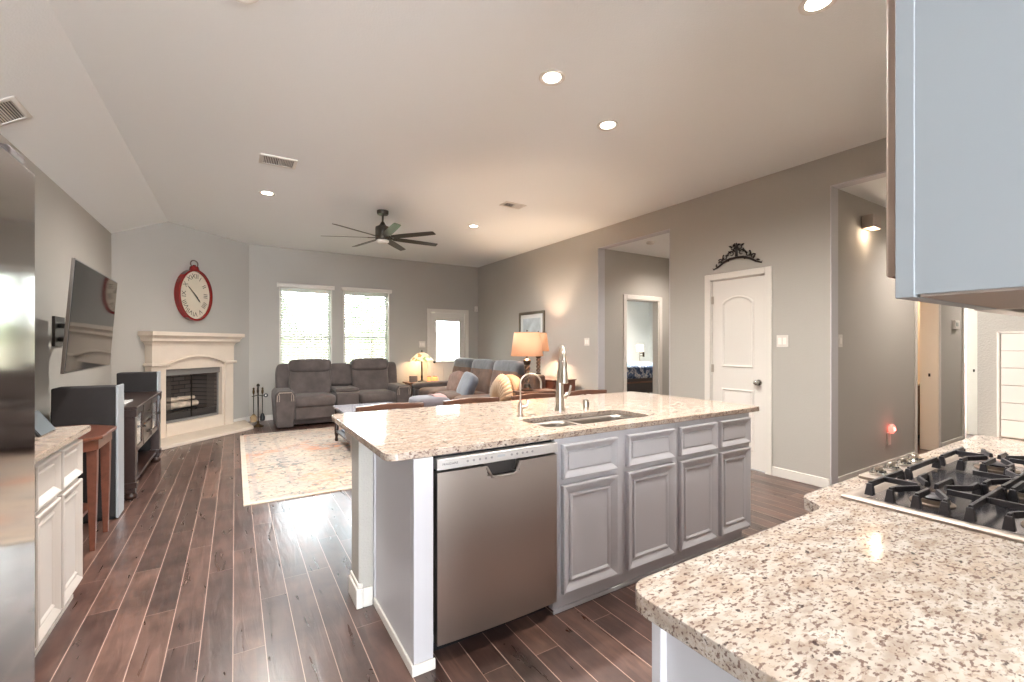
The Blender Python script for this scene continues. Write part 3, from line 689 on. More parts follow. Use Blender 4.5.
t = thing('gas_cooktop', 'stainless gas cooktop with cast iron grates set in the foreground worktop', 'cooktop', (1.93, 0.35, 0.914))
CX0, CX1, CY0, CY1 = 1.47, 2.42, 0.085, 0.598
RIM = mat('stainless_rim', (158, 146, 136), 0.5, 0.7)
PAN = mat('dark_steel_pan', (132, 130, 136), 0.16, 0.9, var=0.15, vscale=8)
mb = MB(); R = []
for ins, z in ((0, 0.9142), (0, 0.920), (0.004, 0.9235), (0.030, 0.9235), (0.036, 0.919), (0.046, 0.916)):
    R.append([(x, y, z) for x, y in rrect(CX0 + ins, CX1 - ins, CY0 + ins, CY1 - ins, 0.012, 3)])
mb.rings(R, cap=False).build('rim', RIM, t)
mb = MB().box(CX0 + 0.04, CX1 - 0.04, CY0 + 0.04, CY1 - 0.04, 0.9143, 0.9165); mb.build('pan', PAN, t)
mb = MB().prism([(1.735, 0.585), (2.185, 0.585), (2.185, 0.648), (2.175, 0.655), (1.745, 0.655), (1.735, 0.648)], 0.9145, 0.924)
mb.build('knob_plate', RIM, t, bevel=0.002)
for x in (1.80, 1.905, 2.01, 2.115):
    k = MB().lathe([(0.026, 0), (0.026, 0.006), (0.020, 0.010), (0.019, 0.016), (0.001, 0.016)], (x, 0.618, 0.924)).build('knob', CHROME, t)
    MB().box(x - 0.019, x + 0.019, 0.611, 0.625, 0.9395, 0.952).build('grip', NICKEL, k, bevel=0.004)
BRASS = mat('burner_alloy', (146, 130, 116), 0.35, 0.8)
for x, y, r in ((1.63, 0.22, 0.045), (1.63, 0.44, 0.038), (1.945, 0.32, 0.06), (2.26, 0.22, 0.04), (2.26, 0.44, 0.045)):
    b = MB().lathe([(r * 1.25, 0), (r * 1.25, 0.003), (r, 0.005), (r * 0.95, 0.014), (r * 0.5, 0.015)], (x, y, 0.9165)).build('burner', BRASS, t)
    MB().lathe([(0.001, 0), (r * 0.82, 0), (r * 0.84, 0.004), (r * 0.7, 0.008), (0.001, 0.009)], (x, y, 0.9315)).build('burner_cap', IRON, b)
def bar(mb, p0, p1, w=0.0055, h=0.0075, z0=None):
    p0, p1 = Vector(p0), Vector(p1); d = (p1 - p0); n_ = Vector((-d.y, d.x, 0)).normalized() * w; hz = Vector((0, 0, h))
    mb.rings([[tuple(p + n_ * a + hz * b) for a, b in ((-1, -1), (1, -1), (0.7, 1), (-0.7, 1))] for p in (p0, p1)])
def foot(mb, x, y, dx, dy, zt=0.957):
    n_ = Vector((-dy, dx, 0)); c = Vector((x, y, 0))
    R = []
    for z, wd, th in ((0.924, 0.011, 0.009), (zt, 0.0065, 0.006)):
        R.append([tuple(c + n_ * (a * wd) + Vector((dx, dy, 0)) * (b * th) + Vector((0, 0, z))) for a, b in ((-1, -1), (1, -1), (1, 1), (-1, 1))])
    mb.rings(R)
def grate(cx, x0, x1, burners):
    mb = MB(); zt = 0.955; y0, y1 = CY0 + 0.045, CY1 - 0.05
    bar(mb, (x0 + .02, y1, zt), (x1 - .02, y1, zt)); bar(mb, (x0 + .02, y0, zt), (x1 - .02, y0, zt))
    foot(mb, x0 + 0.02, y1, 1, 0); foot(mb, x1 - 0.02, y1, 1, 0); foot(mb, x0 + .02, y0, 1, 0); foot(mb, x1 - .02, y0, 1, 0)
    ym = (y0 + y1) / 2
    bar(mb, (x0, ym, zt), (x1, ym, zt)); foot(mb, x0, ym, 1, 0); foot(mb, x1, ym, 1, 0)
    for bx, by in burners:
        for sx in (-1, 1):
            xe = x0 if sx < 0 else x1
            for oy in (-0.055, 0.055):
                bar(mb, (xe, by + oy, zt), (bx + sx * 0.095, by + oy, zt)); bar(mb, (bx + sx * 0.095, by + oy, zt), (bx + sx * 0.03, by + oy * 0.35, zt + 0.002)); foot(mb, xe, by + oy, 1, 0)
        bar(mb, (bx, by + 0.03, zt), (bx, by + 0.11, zt)); bar(mb, (bx, by - 0.03, zt), (bx, by - 0.11, zt))
        for sx in (-1, 1):
            xe = x0 if sx < 0 else x1
            bar(mb, (bx + sx * 0.03, by, zt), (xe, by, zt)); foot(mb, xe, by, 1, 0)
    return mb
grate(1.64, 1.515, 1.785, [(1.63, 0.22), (1.63, 0.44)]).build('grate', IRON, t, bevel=0.0015)
grate(1.945, 1.80, 2.09, [(1.945, 0.32)]).build('grate', IRON, t, bevel=0.0015)
grate(2.26, 2.105, 2.375, [(2.26, 0.22), (2.26, 0.44)]).build('grate', IRON, t, bevel=0.0015)

# wall cabinet at the right edge of the view
WC = mat('blue_grey_cabinet_paint', (140, 144, 147), 0.45)
t = thing('wall_cabinet', 'grey painted wall cabinet hanging above the foreground worktop', 'cabinet', (1.2, 0.12, 1.43))
MB().box(0.9695, 1.46, -0.055, 0.2835, 1.435, 2.50).build('body', WC, t)
MB().box(0.968, 1.46, 0.2835, 0.310, 1.43, 2.50).build('face_frame', WC, t, bevel=0.002)
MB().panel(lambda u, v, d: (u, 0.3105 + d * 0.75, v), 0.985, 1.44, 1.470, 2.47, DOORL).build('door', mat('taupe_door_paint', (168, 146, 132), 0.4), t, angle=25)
MB().box(0.98, 1.455, -0.05, 0.28, 1.431, 1.435).build('underside', mat('raw_maple', (150, 136, 126), 0.6), t)
t = thing('wall_cabinet', 'grey painted cabinet over the range hood, beyond the wall cabinet', 'cabinet', (1.93, 0.12, 1.55))
MB().box(1.461, 2.43, -0.055, 0.28, 1.56, 2.50).build('body', WC, t)
MB().panel(lambda u, v, d: (u, 0.2805 + d, v), 1.48, 1.94, 1.58, 2.47, DOORL).build('door', WC, t, angle=25)
MB().panel(lambda u, v, d: (u, 0.2805 + d, v), 1.96, 2.42, 1.58, 2.47, DOORL).build('door', WC, t, angle=25)
t = thing('range_hood', 'slim metal range hood hanging under the cabinet above the cooktop', 'range hood', (1.93, 0.12, 1.42))
HOOD = mat('hood_metal', (190, 182, 176), 0.3, 0.9)
MB().box(1.462, 1.475, -0.055, 0.31, 1.43, 1.559).box(2.415, 2.428, -0.055, 0.31, 1.43, 1.559).box(1.475, 2.415, 0.285, 0.325, 1.43, 1.559).box(1.475, 2.415, -0.055, 0.285, 1.52, 1.559).build('shell', HOOD, t, bevel=0.003)
MB().box(1.52, 2.37, 0.0, 0.22, 1.505, 1.519).build('filter', mat('hood_filter', (150, 146, 142), 0.5, 0.8, bump=0.6, bscale=300), t)
MB().box(1.6, 1.8, 0.23, 0.275, 1.51, 1.519).build('lamp_lens', mat('hood_lens', (250, 240, 225), 0.4, emit=(255, 236, 210), estr=1.5), t)

# white subway tile splashback
TILE = mat('white_glazed_tile', (232, 224, 216), 0.12, coat=0.4)
GROUT = mat('grout', (198, 188, 180), 0.9)
t = thing('tile_splashback', 'white glossy subway tile panel on the end wall beside the worktop', 'splashback', (3.07, 0.3, 0.914))
MB().box(3.0735, 3.079, -0.055, 0.596, 0.915, 1.412).build('grout_bed', GROUT, t)
rows = 6; th = (1.404 - 0.918) / rows
for r_ in range(rows):
    y = 0.585
    while y > -0.04:
        y2 = max(y - 0.150, -0.05)
        MB().box(3.067, 3.0735, y2 + 0.0015, y - 0.0015, 0.918 + r_ * th + 0.0015, 0.918 + (r_ + 1) * th - 0.0015).build('tile', TILE, t, bevel=0.0015)
        y = y2
MB().box(3.066, 3.079, 0.587, 0.597, 0.915, 1.412).box(3.066, 3.079, -0.055, 0.597, 1.405, 1.412).build('edge_trim', TILE, t, bevel=0.002)

# ================================================================== LEFT SIDE
# refrigerator
t = thing('refrigerator', 'tall stainless steel refrigerator at the left edge of the kitchen', 'refrigerator', (-0.9, 1.25, 0))
MB().box(-1.30, -0.55, 0.82, 1.72, 0.03, 1.815).build('body', mat('fridge_side', (120, 118, 118), 0.4, 0.5), t)
def fdoor(y0, y1, z0, z1, name='door'):
    return MB().box(-0.55, -0.465, y0, y1, z0, z1).build(name, STEELF, t, bevel=0.010, seg=4)
STEELF = mat('fridge_stainless', (180, 172, 166), 0.09, 1.0, bump=0.012, bscale=2, stretch=(1, 1, 8))
fdoor(0.78, 1.228, 0.43, 1.82); fdoor(1.233, 1.735, 0.43, 1.82); fdoor(0.78, 1.735, 0.06, 0.42, 'freezer_drawer')
for y in (1.20, 1.25):
    MB().tube([(-0.455, y, 0.80), (-0.41, y, 0.82), (-0.41, y, 1.55), (-0.455, y, 1.57)], 0.011).build('door_handle', NICKEL, t)
MB().box(-0.466, -0.45, 0.90, 1.20, 0.405, 0.418).build('drawer_handle', NICKEL, t)
MB().box(-0.57, -0.475, 1.60, 1.70, 1.821, 1.85).build('hinge_cover', mat('hinge_cover_plastic', (62, 50, 46), 0.4), t, bevel=0.008)
MB().prism([(-1.2, 0.86), (-0.58, 0.86), (-0.58, 1.68), (-1.2, 1.68)], 0.0, 0.03).build('base_grille', BLACK, t)
# left base cabinets
t = thing('base_cabinet', 'white and beige base cabinet with two doors beside the refrigerator', 'cabinet', (-1.0, 2.5, 0))
MB().box(XL + 0.002, -0.72, 1.745, 3.28, 0.085, 0.881).build('body', CABW, t)
MB().box(XL + 0.002, -0.745, 1.745, 3.27, 0.0, 0.085).box(-0.745, -0.735, 1.745, 3.27, 0, 0.02).build('toe_kick', CABW, t)
fl = lambda u, v, d: (-0.72 + d, u, v)
CW2 = mat('white_door_panel_paint', (222, 218, 216), 0.35)
for a, b in ((1.78, 2.15), (2.18, 2.58), (2.615, 2.915), (2.945, 3.265)):
    MB().panel(fl, a, b, 0.095, 0.635, DOORL).build('door', CABW, t, angle=25)
    MB().panel(fl, a, b, 0.66, 0.845, DRAWL).build('drawer_front', CABW, t, angle=25)
tag(MB().slab([(XL + 0.003, 1.74), (-0.675, 1.74), (-0.665, 1.75), (-0.665, 3.27), (-0.68, 3.295), (XL + 0.003, 3.295)], [], 0.883, 0.914).build('side_worktop', GRANT, bevel=0.005), 'tan granite worktop on the white cabinet beside the refrigerator', 'worktop')
# dark tablet stand on that worktop
t = thing('photo_frame', 'dark frame leaning on its stand on the left granite worktop', 'frame', (-0.82, 3.1, 0.915))
mb = MB(); mb.extr([(-0.862, 1.015), (-0.850, 1.02), (-0.785, 0.916), (-0.797, 0.916)], lambda a, b, t_: (a, t_, b), 2.98, 3.2); mb.build('frame', BLACK, t, bevel=0.002)
MB().extr([(-0.8475, 1.0175), (-0.8455, 1.014), (-0.7835, 0.921), (-0.7865, 0.919)], lambda a, b, t_: (a, t_, b), 2.985, 3.195).build('screen', BLACK, t)
MB().extr([(-0.85, 1.0), (-0.855, 1.0), (-0.885, 0.916), (-0.878, 0.916)], lambda a, b, t_: (a, t_, b), 3.06, 3.12).build('easel_back', BLACK, t)

# half-octagon console table
t = thing('side_table', 'reddish wooden console table with tapered legs and lower shelf by the worktop end', 'table', (-1.0, 4.0, 0))
def octo(x1, y0, y1, c): return [(XL + 0.01, y0), (x1 - c, y0), (x1, y0 + c), (x1, y1 - c), (x1 - c, y1), (XL + 0.01, y1)]
MB().prism(octo(-0.735, 3.70, 4.52, 0.20), 0.735, 0.758).build('top', WOODR, t, bevel=0.006)
MB().prism(octo(-0.76, 3.73, 4.49, 0.19), 0.665, 0.735).build('apron', WOODR, t, bevel=0.003)
MB().prism(octo(-0.86, 3.78, 4.44, 0.16), 0.20, 0.222).build('shelf', WOODR, t, bevel=0.004)
for x, y, w_ in ((-0.795, 3.95, .026), (-0.795, 4.30, .026), (-1.28, 3.77, .025), (-1.28, 4.45, .025)):
    mb = MB(); mb.rings([[(x + a * q, y + b * q, z) for a, b in ((-1, -1), (1, -1), (1, 1), (-1, 1))] for z, q in ((0, 0.014), (0.35, w_ * 0.85), (0.60, w_), (0.735, w_))]); mb.build('leg', WOODR, t, bevel=0.003)

# tall black speakers flanking the media cabinet
def speaker(y0, y1, label):
    t = thing('speaker_cabinet', label, 'speaker', (-1.04, (y0 + y1) / 2, 0), group='tall black speakers beside the media cabinet')
    MB().box(-1.148, -0.785, y0, y1, 0.02, 1.03).build('enclosure', mat('charcoal_cloth', (40, 36, 36), 0.8, var=0.1, vscale=10), t, bevel=0.012)
    MB().box(-0.785, -0.768, y0 - 0.004, y1 + 0.004, 0.01, 1.036).build('front_trim', mat('silver_grey_trim', (176, 180, 184), 0.4, 0.3), t, bevel=0.004)
    MB().box(-1.13, -0.80, y0 + 0.02, y1 - 0.02, 0, 0.02).build('plinth', BLACK, t)
speaker(4.56, 4.76, 'tall charcoal speaker box nearer the camera, in front of the media cabinet')
speaker(6.70, 6.88, 'tall charcoal speaker box at the fireplace end of the media cabinet')
# media cabinet
t = thing('media_cabinet', 'dark wooden media cabinet with glass doors and drawers under the television', 'cabinet', (-1.0, 5.85, 0))
my0, my1 = 5.06, 6.60
MB().box(-1.27, -0.725, my0 - 0.02, my1 + 0.02, 0.785, 0.812).build('top', WOODD, t, bevel=0.008)
MB().box(-1.25, -0.775, my0 + 0.03, my1 - 0.03, 0.36, 0.785).build('case', WOODD, t)
MB().box(-1.25, -0.77, my0 + 0.03, my1 - 0.03, 0.10, 0.135).build('lower_shelf', WOODD, t, bevel=0.004)
for x in (-1.22, -0.78):
    for y in (my0 + 0.035, my1 - 0.035):
        mb = MB(); mb.box(x - 0.04, x + 0.04, y - 0.04, y + 0.04, 0.06, 0.785).box(x - 0.05, x + 0.05, y - 0.05, y + 0.05, 0.72, 0.785).box(x - 0.05, x + 0.05, y - 0.05, y + 0.05, 0.1, 0.15)
        mb.lathe([(0.03, 0), (0.045, 0.01), (0.05, 0.03), (0.04, 0.055), (0.03, 0.06)], (x, y, 0), 14); mb.build('post', WOODD, t, bevel=0.004)
fm_ = lambda u, v, d: (-0.775 + d, u, v)
GLS = mat('bright_cabinet_glass', (196, 196, 196), 0.08, 0.5)
for a, b in ((my0 + 0.09, my0 + 0.50), (my1 - 0.50, my1 - 0.09)):
    dd = MB().panel(fm_, a, b, 0.385, 0.765, [(0, 0), (0, 0.02), (0.045, 0.02), (0.05, 0.008), (0.06, 0.008)]).build('door', WOODD, t, angle=25)
    MB().box(-0.767, -0.763, a + 0.055, b - 0.055, 0.44, 0.71).build('pane', GLS, dd)
    MB().cyl((-0.755, b - 0.02, 0.57), (-0.73, b - 0.02, 0.57), 0.012).build('knob', BRONZE, dd)
for z0_, z1_ in ((0.60, 0.765), (0.385, 0.58)):
    dd = MB().panel(fm_, my0 + 0.53, my1 - 0.53, z0_, z1_, [(0, 0), (0, 0.02), (0.02, 0.022), (0.03, 0.018)]).build('drawer', WOODD, t, angle=25)
    yc = (my0 + my1) / 2
    MB().tube([(-0.757, yc - 0.06, (z0_ + z1_) / 2), (-0.735, yc - 0.055, (z0_ + z1_) / 2), (-0.735, yc + 0.055, (z0_ + z1_) / 2), (-0.757, yc + 0.06, (z0_ + z1_) / 2)], 0.006).build('pull', BRONZE, dd)
tag(MB().box(-1.15, -0.85, 5.35, 5.95, 0.1355, 0.30).build('storage_bin', mat('grey_bin', (150, 152, 158), 0.6), bevel=0.02, seg=3), 'grey bin on the open lower shelf of the media cabinet', 'bin')
tag(MB().box(-1.12, -0.84, 5.25, 5.62, 0.8125, 0.822).build('magazine', mat('pale_paper', (206, 204, 202), 0.5), bevel=0.002), 'flat pale magazine lying on the media cabinet top', 'magazine')

# television on an arm mount
t = thing('television', 'flat television tilted forward on a wall arm above the media cabinet', 'television', (-0.95, 4.75, 1.5))
P0, P1 = Vector((-0.937, 4.06, 0)), Vector((-0.957, 5.44, 0)); zt, zb = 1.93, 1.16; lean = 0.055
dn = (P1 - P0).normalized(); nn = Vector((dn.y, -dn.x, 0))
def tvp(u, v, d): # u along 0..1, v 0..1 height
    p = P0.lerp(P1, u); return tuple(p + nn * (d + lean * (v - 0.5)) + Vector((0, 0, zb + (zt - zb) * v)))
mb = MB(); mb.rings([[tvp(0, 0, d), tvp(1, 0, d), tvp(1, 1, d), tvp(0, 1, d)] for d in (-0.012, 0.006)]); mb.build('bezel', mat('tv_bezel', (96, 88, 82), 0.3, 0.6), t, bevel=0.003)
mb = MB(); mb.rings([[tvp(0.008, 0.015, d), tvp(0.992, 0.015, d), tvp(0.992, 0.985, d), tvp(0.008, 0.985, d)] for d in (0.005, 0.008)]); mb.build('screen', spec(mat('tv_screen', (12, 11, 11), 0.05), 0.2), t)
mb = MB(); mb.rings([[tvp(0.15, 0.1, d), tvp(0.85, 0.1, d), tvp(0.85, 0.75, d), tvp(0.15, 0.75, d)] for d in (-0.06, -0.012)]); mb.build('rear_housing', BLACK, t, bevel=0.01)
t = thing('wall_mount', 'black folding television arm fixed to the left wall', 'bracket', (XL, 4.6, 1.5))
MB().box(XL, XL + 0.02, 5.36, 5.62, 1.34, 1.60).build('wall_plate', BRONZE, t, bevel=0.003)
for z in (1.40, 1.52): MB().tube([(XL + 0.02, 5.46, z), (-1.18, 5.30, z), (-1.13, 5.05, z), (-1.04, 4.80, z)], 0.022, 8).build('arm', mat('grey_arm', (96, 92, 90), 0.4, 0.5), t)
MB().box(-1.045, -1.022, 4.66, 4.92, 1.38, 1.60).build('head_plate', BRONZE, t)

# ================================================================== FIREPLACE (frame of the 45 degree wall)
t = thing('fireplace', 'cream cast stone corner fireplace with mantel shelf and hearth', 'fireplace', tuple(FM @ Vector((1.06, 0, 0))), FR)
def fmb(): m_ = MB(); m_.M = FM; return m_
m_ = fmb(); pr_ = [(0.14, 1.345), (0.14, 1.362), (0.155, 1.385), (0.185, 1.398), (0.20, 1.405), (0.205, 1.44), (0.235, 1.472), (0.255, 1.482), (0.255, 1.535)]
m_.rings([[(0.42 - (o_ - .13) * .75, 0, z_), (0.42 - (o_ - .13) * .75, -o_, z_), (1.78 + (o_ - .13) * .75, -o_, z_), (1.78 + (o_ - .13) * .75, 0, z_)] for o_, z_ in pr_])
m_.build('mantel_shelf', STONE, t, bevel=0.004)
m_ = fmb(); xs = [0.34 + 1.45 * i / 20 for i in range(21)]
arch = lambda s_: 1.055 + 0.115 * math.sin(PI * min(max((s_ - 0.64) / 0.96, 0), 1)) ** 0.8 if 0.64 < s_ < 1.60 else 1.055
xs = [0.42, 0.64] + [0.64 + 0.96 * i / 16 for i in range(1, 16)] + [1.60, 1.78]
m_.extr([(s_, arch(s_)) for s_ in xs] + [(1.78, 1.345), (0.42, 1.345)], lambda a, b, y_: (a, y_, b), -0.13, 0)
m_.build('frieze', STONE, t, bevel=0.004)
m_ = fmb()
ap = [(s_, arch(s_)) for s_ in xs[1:-1]]
m_.rings([[(s_, -0.12, z_) for s_, z_ in ap] + [(s_, -0.12, z_ + 0.035) for s_, z_ in reversed(ap)], [(s_, -0.152, z_) for s_, z_ in ap] + [(s_, -0.152, z_ + 0.03) for s_, z_ in reversed(ap)]])
m_.box(0.39, 0.66, -0.165, 0, 1.055, 1.095).box(1.58, 1.81, -0.165, 0, 1.055, 1.095)
m_.build('arch_moulding', STONE, t, bevel=0.008)
for a, b in ((0.42, 0.62), (1.62, 1.78)): 
    fmb().box(a, b, -0.12, 0, 0.05, 1.055).build('pilaster', STONE, t, bevel=0.005)
m_ = fmb(); m_.box(0.62, 0.65, -0.09, 0, 0.05, 1.16).box(1.59, 1.62, -0.09, 0, 0.05, 1.16).box(0.65, 1.59, -0.09, 0, 1.0, 1.19).box(0.65, 1.59, -0.10, 0, 0.05, 0.225)
m_.build('inner_surround', STONE, t, bevel=0.003)
m_ = fmb(); m_.prism([(0.02, 0), (0.14, -0.60), (1.66, -0.62), (1.92, -0.28), (2.12, -0.04), (2.12, 0)], 0.0, 0.05)
m_.build('hearth', STONE, t, bevel=0.008)
FBK = mat('firebox_black', (36, 33, 31), 0.6)
m_ = fmb(); m_.box(0.57, 0.645, 0.0, 0.55, 0.2, 1.05).box(1.595, 1.67, 0, 0.55, 0.2, 1.05).box(0.57, 1.67, 0.5, 0.56, 0.2, 1.05).box(0.57, 1.67, 0.11, 0.56, 1.0, 1.06).box(0.57, 1.67, 0.0, 0.56, 0.15, 0.24)
BRK = mat('firebrick', (104, 92, 84), 0.9)
nt = BRK.node_tree; bt = nt.nodes.new('ShaderNodeTexBrick'); tcn = nt.nodes.new('ShaderNodeTexCoord'); mpn = nt.nodes.new('ShaderNodeMapping')
mpn.inputs['Rotation'].default_value = (PI / 2, 0, 0); nt.links.new(tcn.outputs['Object'], mpn.inputs[0]); nt.links.new(mpn.outputs[0], bt.inputs[0])
bt.inputs['Color1'].default_value = (*s2l((112, 100, 92)), 1); bt.inputs['Color2'].default_value = (*s2l((92, 80, 72)), 1); bt.inputs['Mortar'].default_value = (*s2l((60, 54, 50)), 1)
bt.inputs['Scale'].default_value = 1; bt.inputs['Brick Width'].default_value = 0.2; bt.inputs['Row Height'].default_value = 0.065; bt.inputs['Mortar Size'].default_value = 0.006
nt.links.new(bt.outputs[0], nt.nodes['Principled BSDF'].inputs['Base Color'])
m_.build('firebox', BRK, t)
m_ = fmb(); m_.box(0.65, 1.59, -0.02, 0.0, 0.225, 0.26).box(0.65, 1.59, -0.045, 0.0, 0.91, 1.0).box(0.65, 0.67, -0.02, 0, 0.26, 0.91).box(1.57, 1.59, -0.02, 0, 0.26, 0.91)
m_.build('metal_frame', mat('grey_metal_frame', (132, 128, 124), 0.5, 0.2), t, bevel=0.003)
m_ = fmb(); m_.box(1.112, 1.128, -0.01, 0.0, 0.27, 0.9); m_.build('door_mullion', BRONZE, t)
fmb().box(0.67, 1.57, 0.02, 0.05, 0.24, 0.36).build('ash_guard', mat('dark_guard', (70, 66, 64), 0.5, 0.4), t)
MESH = mat('fire_screen_mesh', (84, 76, 70), 0.6, 0.5)
m_ = fmb()
for k in range(9):
    for s_ in (0.69 + k * 0.016, 1.42 + k * 0.016): m_.cyl((s_, 0.03, 0.36), (s_, 0.03, 0.9), 0.004, n=6)
m_.build('mesh_curtain', MESH, t)
BIRCH = mat('pale_log_bark', (202, 184, 164), 0.85, var=0.35, vscale=9, bump=0.4, bscale=20)
for k, (a, b, c_, d_, z0_, z1_, r) in enumerate(((0.78, 0.17, 1.32, 0.19, 0.435, 0.44, 0.05), (0.74, 0.31, 1.28, 0.30, 0.44, 0.44, 0.055), (0.80, 0.25, 1.02, 0.20, 0.54, 0.525, 0.032), (1.08, 0.27, 1.30, 0.21, 0.53, 0.525, 0.032))):
    m_ = fmb(); m_.cyl((a, b, z0_), (c_, d_, z1_), r, r * 0.9, 12); m_.bm.transform(FM @ Matrix.Translation((0.06, 0, 0)) @ FM.inverted()); tag(m_.build('gas_log', BIRCH), ['pale log at the front of the fireplace grate', 'pale log at the back of the fireplace grate', 'thin short log leaning left across the fireplace logs', 'thin short log leaning right across the fireplace logs'][k], 'log', 'logs in the fireplace')
m_ = fmb()
for k in range(7): m_.box(0.84 + k * 0.085, 0.85 + k * 0.085, 0.14, 0.34, 0.37, 0.382)
m_.box(0.82, 1.38, 0.15, 0.16, 0.36, 0.372).box(0.82, 1.38, 0.32, 0.33, 0.36, 0.372)
for s_ in (0.86, 1.34): m_.box(s_, s_ + 0.012, 0.15, 0.162, 0.24, 0.37).box(s_, s_ + 0.012, 0.32, 0.332, 0.24, 0.37)
tag(m_.build('fire_grate', FBK), 'black iron grate carrying the logs inside the fireplace', 'grate')

# red wall clock
CC = FM @ Vector((1.145, -0.055, 2.11))
t = thing('wall_clock', 'large oval red wall clock with roman numerals above the fireplace', 'clock', tuple(FM @ Vector((1.145, 0, 2.11))), FR)
RED = mat('glossy_red', (122, 14, 14), 0.25, coat=0.5)
CXs, CZ = 1.13, 2.105; RA, RB = 0.287, 0.390
def ell(a, b, y_, n=48): return [(CXs + a * math.cos(2 * PI * i / n), y_, CZ + b * math.sin(2 * PI * i / n)) for i in range(n)]
m_ = fmb(); m_.rings([ell(RA - 0.0, RB, 0), ell(RA, RB, -0.06), ell(RA + 0.0, RB, -0.085), ell(RA - 0.014, RB - 0.014, -0.092), ell(RA - 0.03, RB - 0.03, -0.088), ell(RA - 0.034, RB - 0.034, -0.055)], cap=True).build('case', RED, t, angle=50)
FACE = mat('cream_dial', (204, 192, 172), 0.5, var=0.04, vscale=6)
fmb().rings([ell(RA - 0.034, RB - 0.034, -0.05), ell(RA - 0.034, RB - 0.034, -0.057)]).build('dial', FACE, t)
m_ = fmb()
for k, s_ in enumerate(['XII', 'I', 'II', 'III', 'IIII', 'V', 'VI', 'VII', 'VIII', 'IX', 'X', 'XI']):
    a = PI / 2 - k * PI / 6; sz = 0.10; wd = {1: 0.022, 2: 0.044}.get(len(s_), 0.06 + 0.012 * (len(s_) - 3)); wd = sum({'X': .061, 'V': .061, 'I': .026}[c_] for c_ in s_)
    px, pz = CXs + 0.178 * math.cos(a), CZ + 0.285 * math.sin(a)
    rot = 0 if k in (0, 3, 9, 6) else 0
    ra = a - PI / 2
    def fn(u, v, d, px=px, pz=pz, wd=wd, ra=ra):
        p_, q_ = u - wd / 2, v - 0.03
        return (px + p_ * math.cos(ra) - q_ * math.sin(ra), -0.057 - d, pz + p_ * math.sin(ra) + q_ * math.cos(ra))
    m_ = fmb(); text_mesh(m_, s_, sz, fn, 0.0012); m_.build('numeral', mat('black_ink', (40, 36, 34), 0.6), t)
m_ = fmb()
def hand(L, ang, w0, y_): 
    d = Vector((math.cos(ang), 0, math.sin(ang))); n_ = Vector((-d.z, 0, d.x)); c = Vector((CXs, y_, CZ))
    m_.rings([[tuple(c + d * a + n_ * b + Vector((0, q, 0))) for a, b in ((-0.05, -w0), (L * 0.8, -w0 * 1.4), (L, 0), (L * 0.8, w0 * 1.4), (-0.05, w0))] for q in (0, -0.003)])
hand(0.135, math.radians(-52), 0.007, -0.066); hand(0.19, math.radians(135), 0.005, -0.071)
m_.build('hands', MATS['black_ink'], t)
m_ = fmb(); m_.cyl((CXs, -0.045, CZ + RB - 0.01), (CXs, -0.045, CZ + RB + 0.045), 0.07, 0.055).cyl((CXs, -0.045, CZ + RB + 0.045), (CXs, -0.045, CZ + RB + 0.07), 0.022); m_.build('crown', RED, t, bevel=0.004)
m_ = fmb(); m_.tube([(CXs + 0.062 * math.cos(a), -0.045, CZ + RB + 0.085 + 0.052 * math.sin(a)) for a in [2 * PI * i / 20 for i in range(20)]], 0.008, 8, close=True); m_.build('ring', mat('aged_metal', (92, 70, 62), 0.4, 0.6), t)

# fireplace tool set
tx, ty = 0.325, 8.52
ANT = mat('antique_brass', (84, 66, 44), 0.38, 0.8)
t = thing('fireplace_tools', 'dark metal fireplace tool set standing at the end of the hearth', 'tool set', (tx, ty, 0))
MB().lathe([(0.085, 0), (0.085, 0.012), (0.05, 0.03), (0.018, 0.05), (0.014, 0.1)], (tx, ty, 0), 20).build('base', ANT, t)
MB().cyl((tx, ty, 0.08), (tx, ty, 0.66), 0.010).lathe([(0.001, 0), (0.022, 0.01), (0.026, 0.03), (0.016, 0.05), (0.001, 0.056)], (tx, ty, 0.655), 14).build('stand_pole', BRONZE, t)
MB().tube([(tx - 0.09, ty, 0.5), (tx, ty, 0.52), (tx + 0.09, ty, 0.5)], 0.006).tube([(tx, ty - 0.09, 0.5), (tx, ty, 0.52), (tx, ty + 0.09, 0.5)], 0.006).build('hook_arms', BRONZE, t)
def tool(nm, lab, dx, dy, kind):
    q = thing(nm, lab, 'fireplace tool', (tx + dx, ty + dy, 0.1), group='tools hanging on the fireplace stand')
    x, y = tx + dx, ty + dy
    MB().cyl((x, y, 0.2), (x, y, 0.56), 0.006, n=8).build('rod', BRONZE, q)
    MB().lathe([(0.008, 0), (0.016, 0.02), (0.018, 0.05), (0.011, 0.08), (0.018, 0.095), (0.001, 0.11)], (x, y, 0.54), 12).build('handle', ANT, q)
    if kind == 'brush': MB().lathe([(0.016, 0), (0.036, 0.01), (0.038, 0.07), (0.02, 0.12), (0.008, 0.13)], (x, y, 0.09), 14).build('bristles', BLACK, q)
    elif kind == 'shovel': MB().rings([[(x - 0.045, y - 0.012, 0.08), (x + 0.045, y - 0.012, 0.08), (x + 0.045, y + 0.004, 0.08), (x - 0.045, y + 0.004, 0.08)], [(x - 0.05, y - 0.004, 0.17), (x + 0.05, y - 0.004, 0.17), (x + 0.05, y + 0.006, 0.17), (x - 0.05, y + 0.006, 0.17)], [(x - 0.01, y - 0.004, 0.22), (x + 0.01, y - 0.004, 0.22), (x + 0.01, y + 0.004, 0.22), (x - 0.01, y + 0.004, 0.22)]]).build('scoop', ANT, q, bevel=0.003)
    else: MB().tube([(x, y, 0.2), (x, y, 0.1), (x + 0.02, y, 0.07)], [0.006, 0.006, 0.002]).tube([(x, y, 0.14), (x + 0.035, y, 0.15), (x + 0.04, y, 0.18)], [0.006, 0.005, 0.002]).build('hook', BRONZE, q)
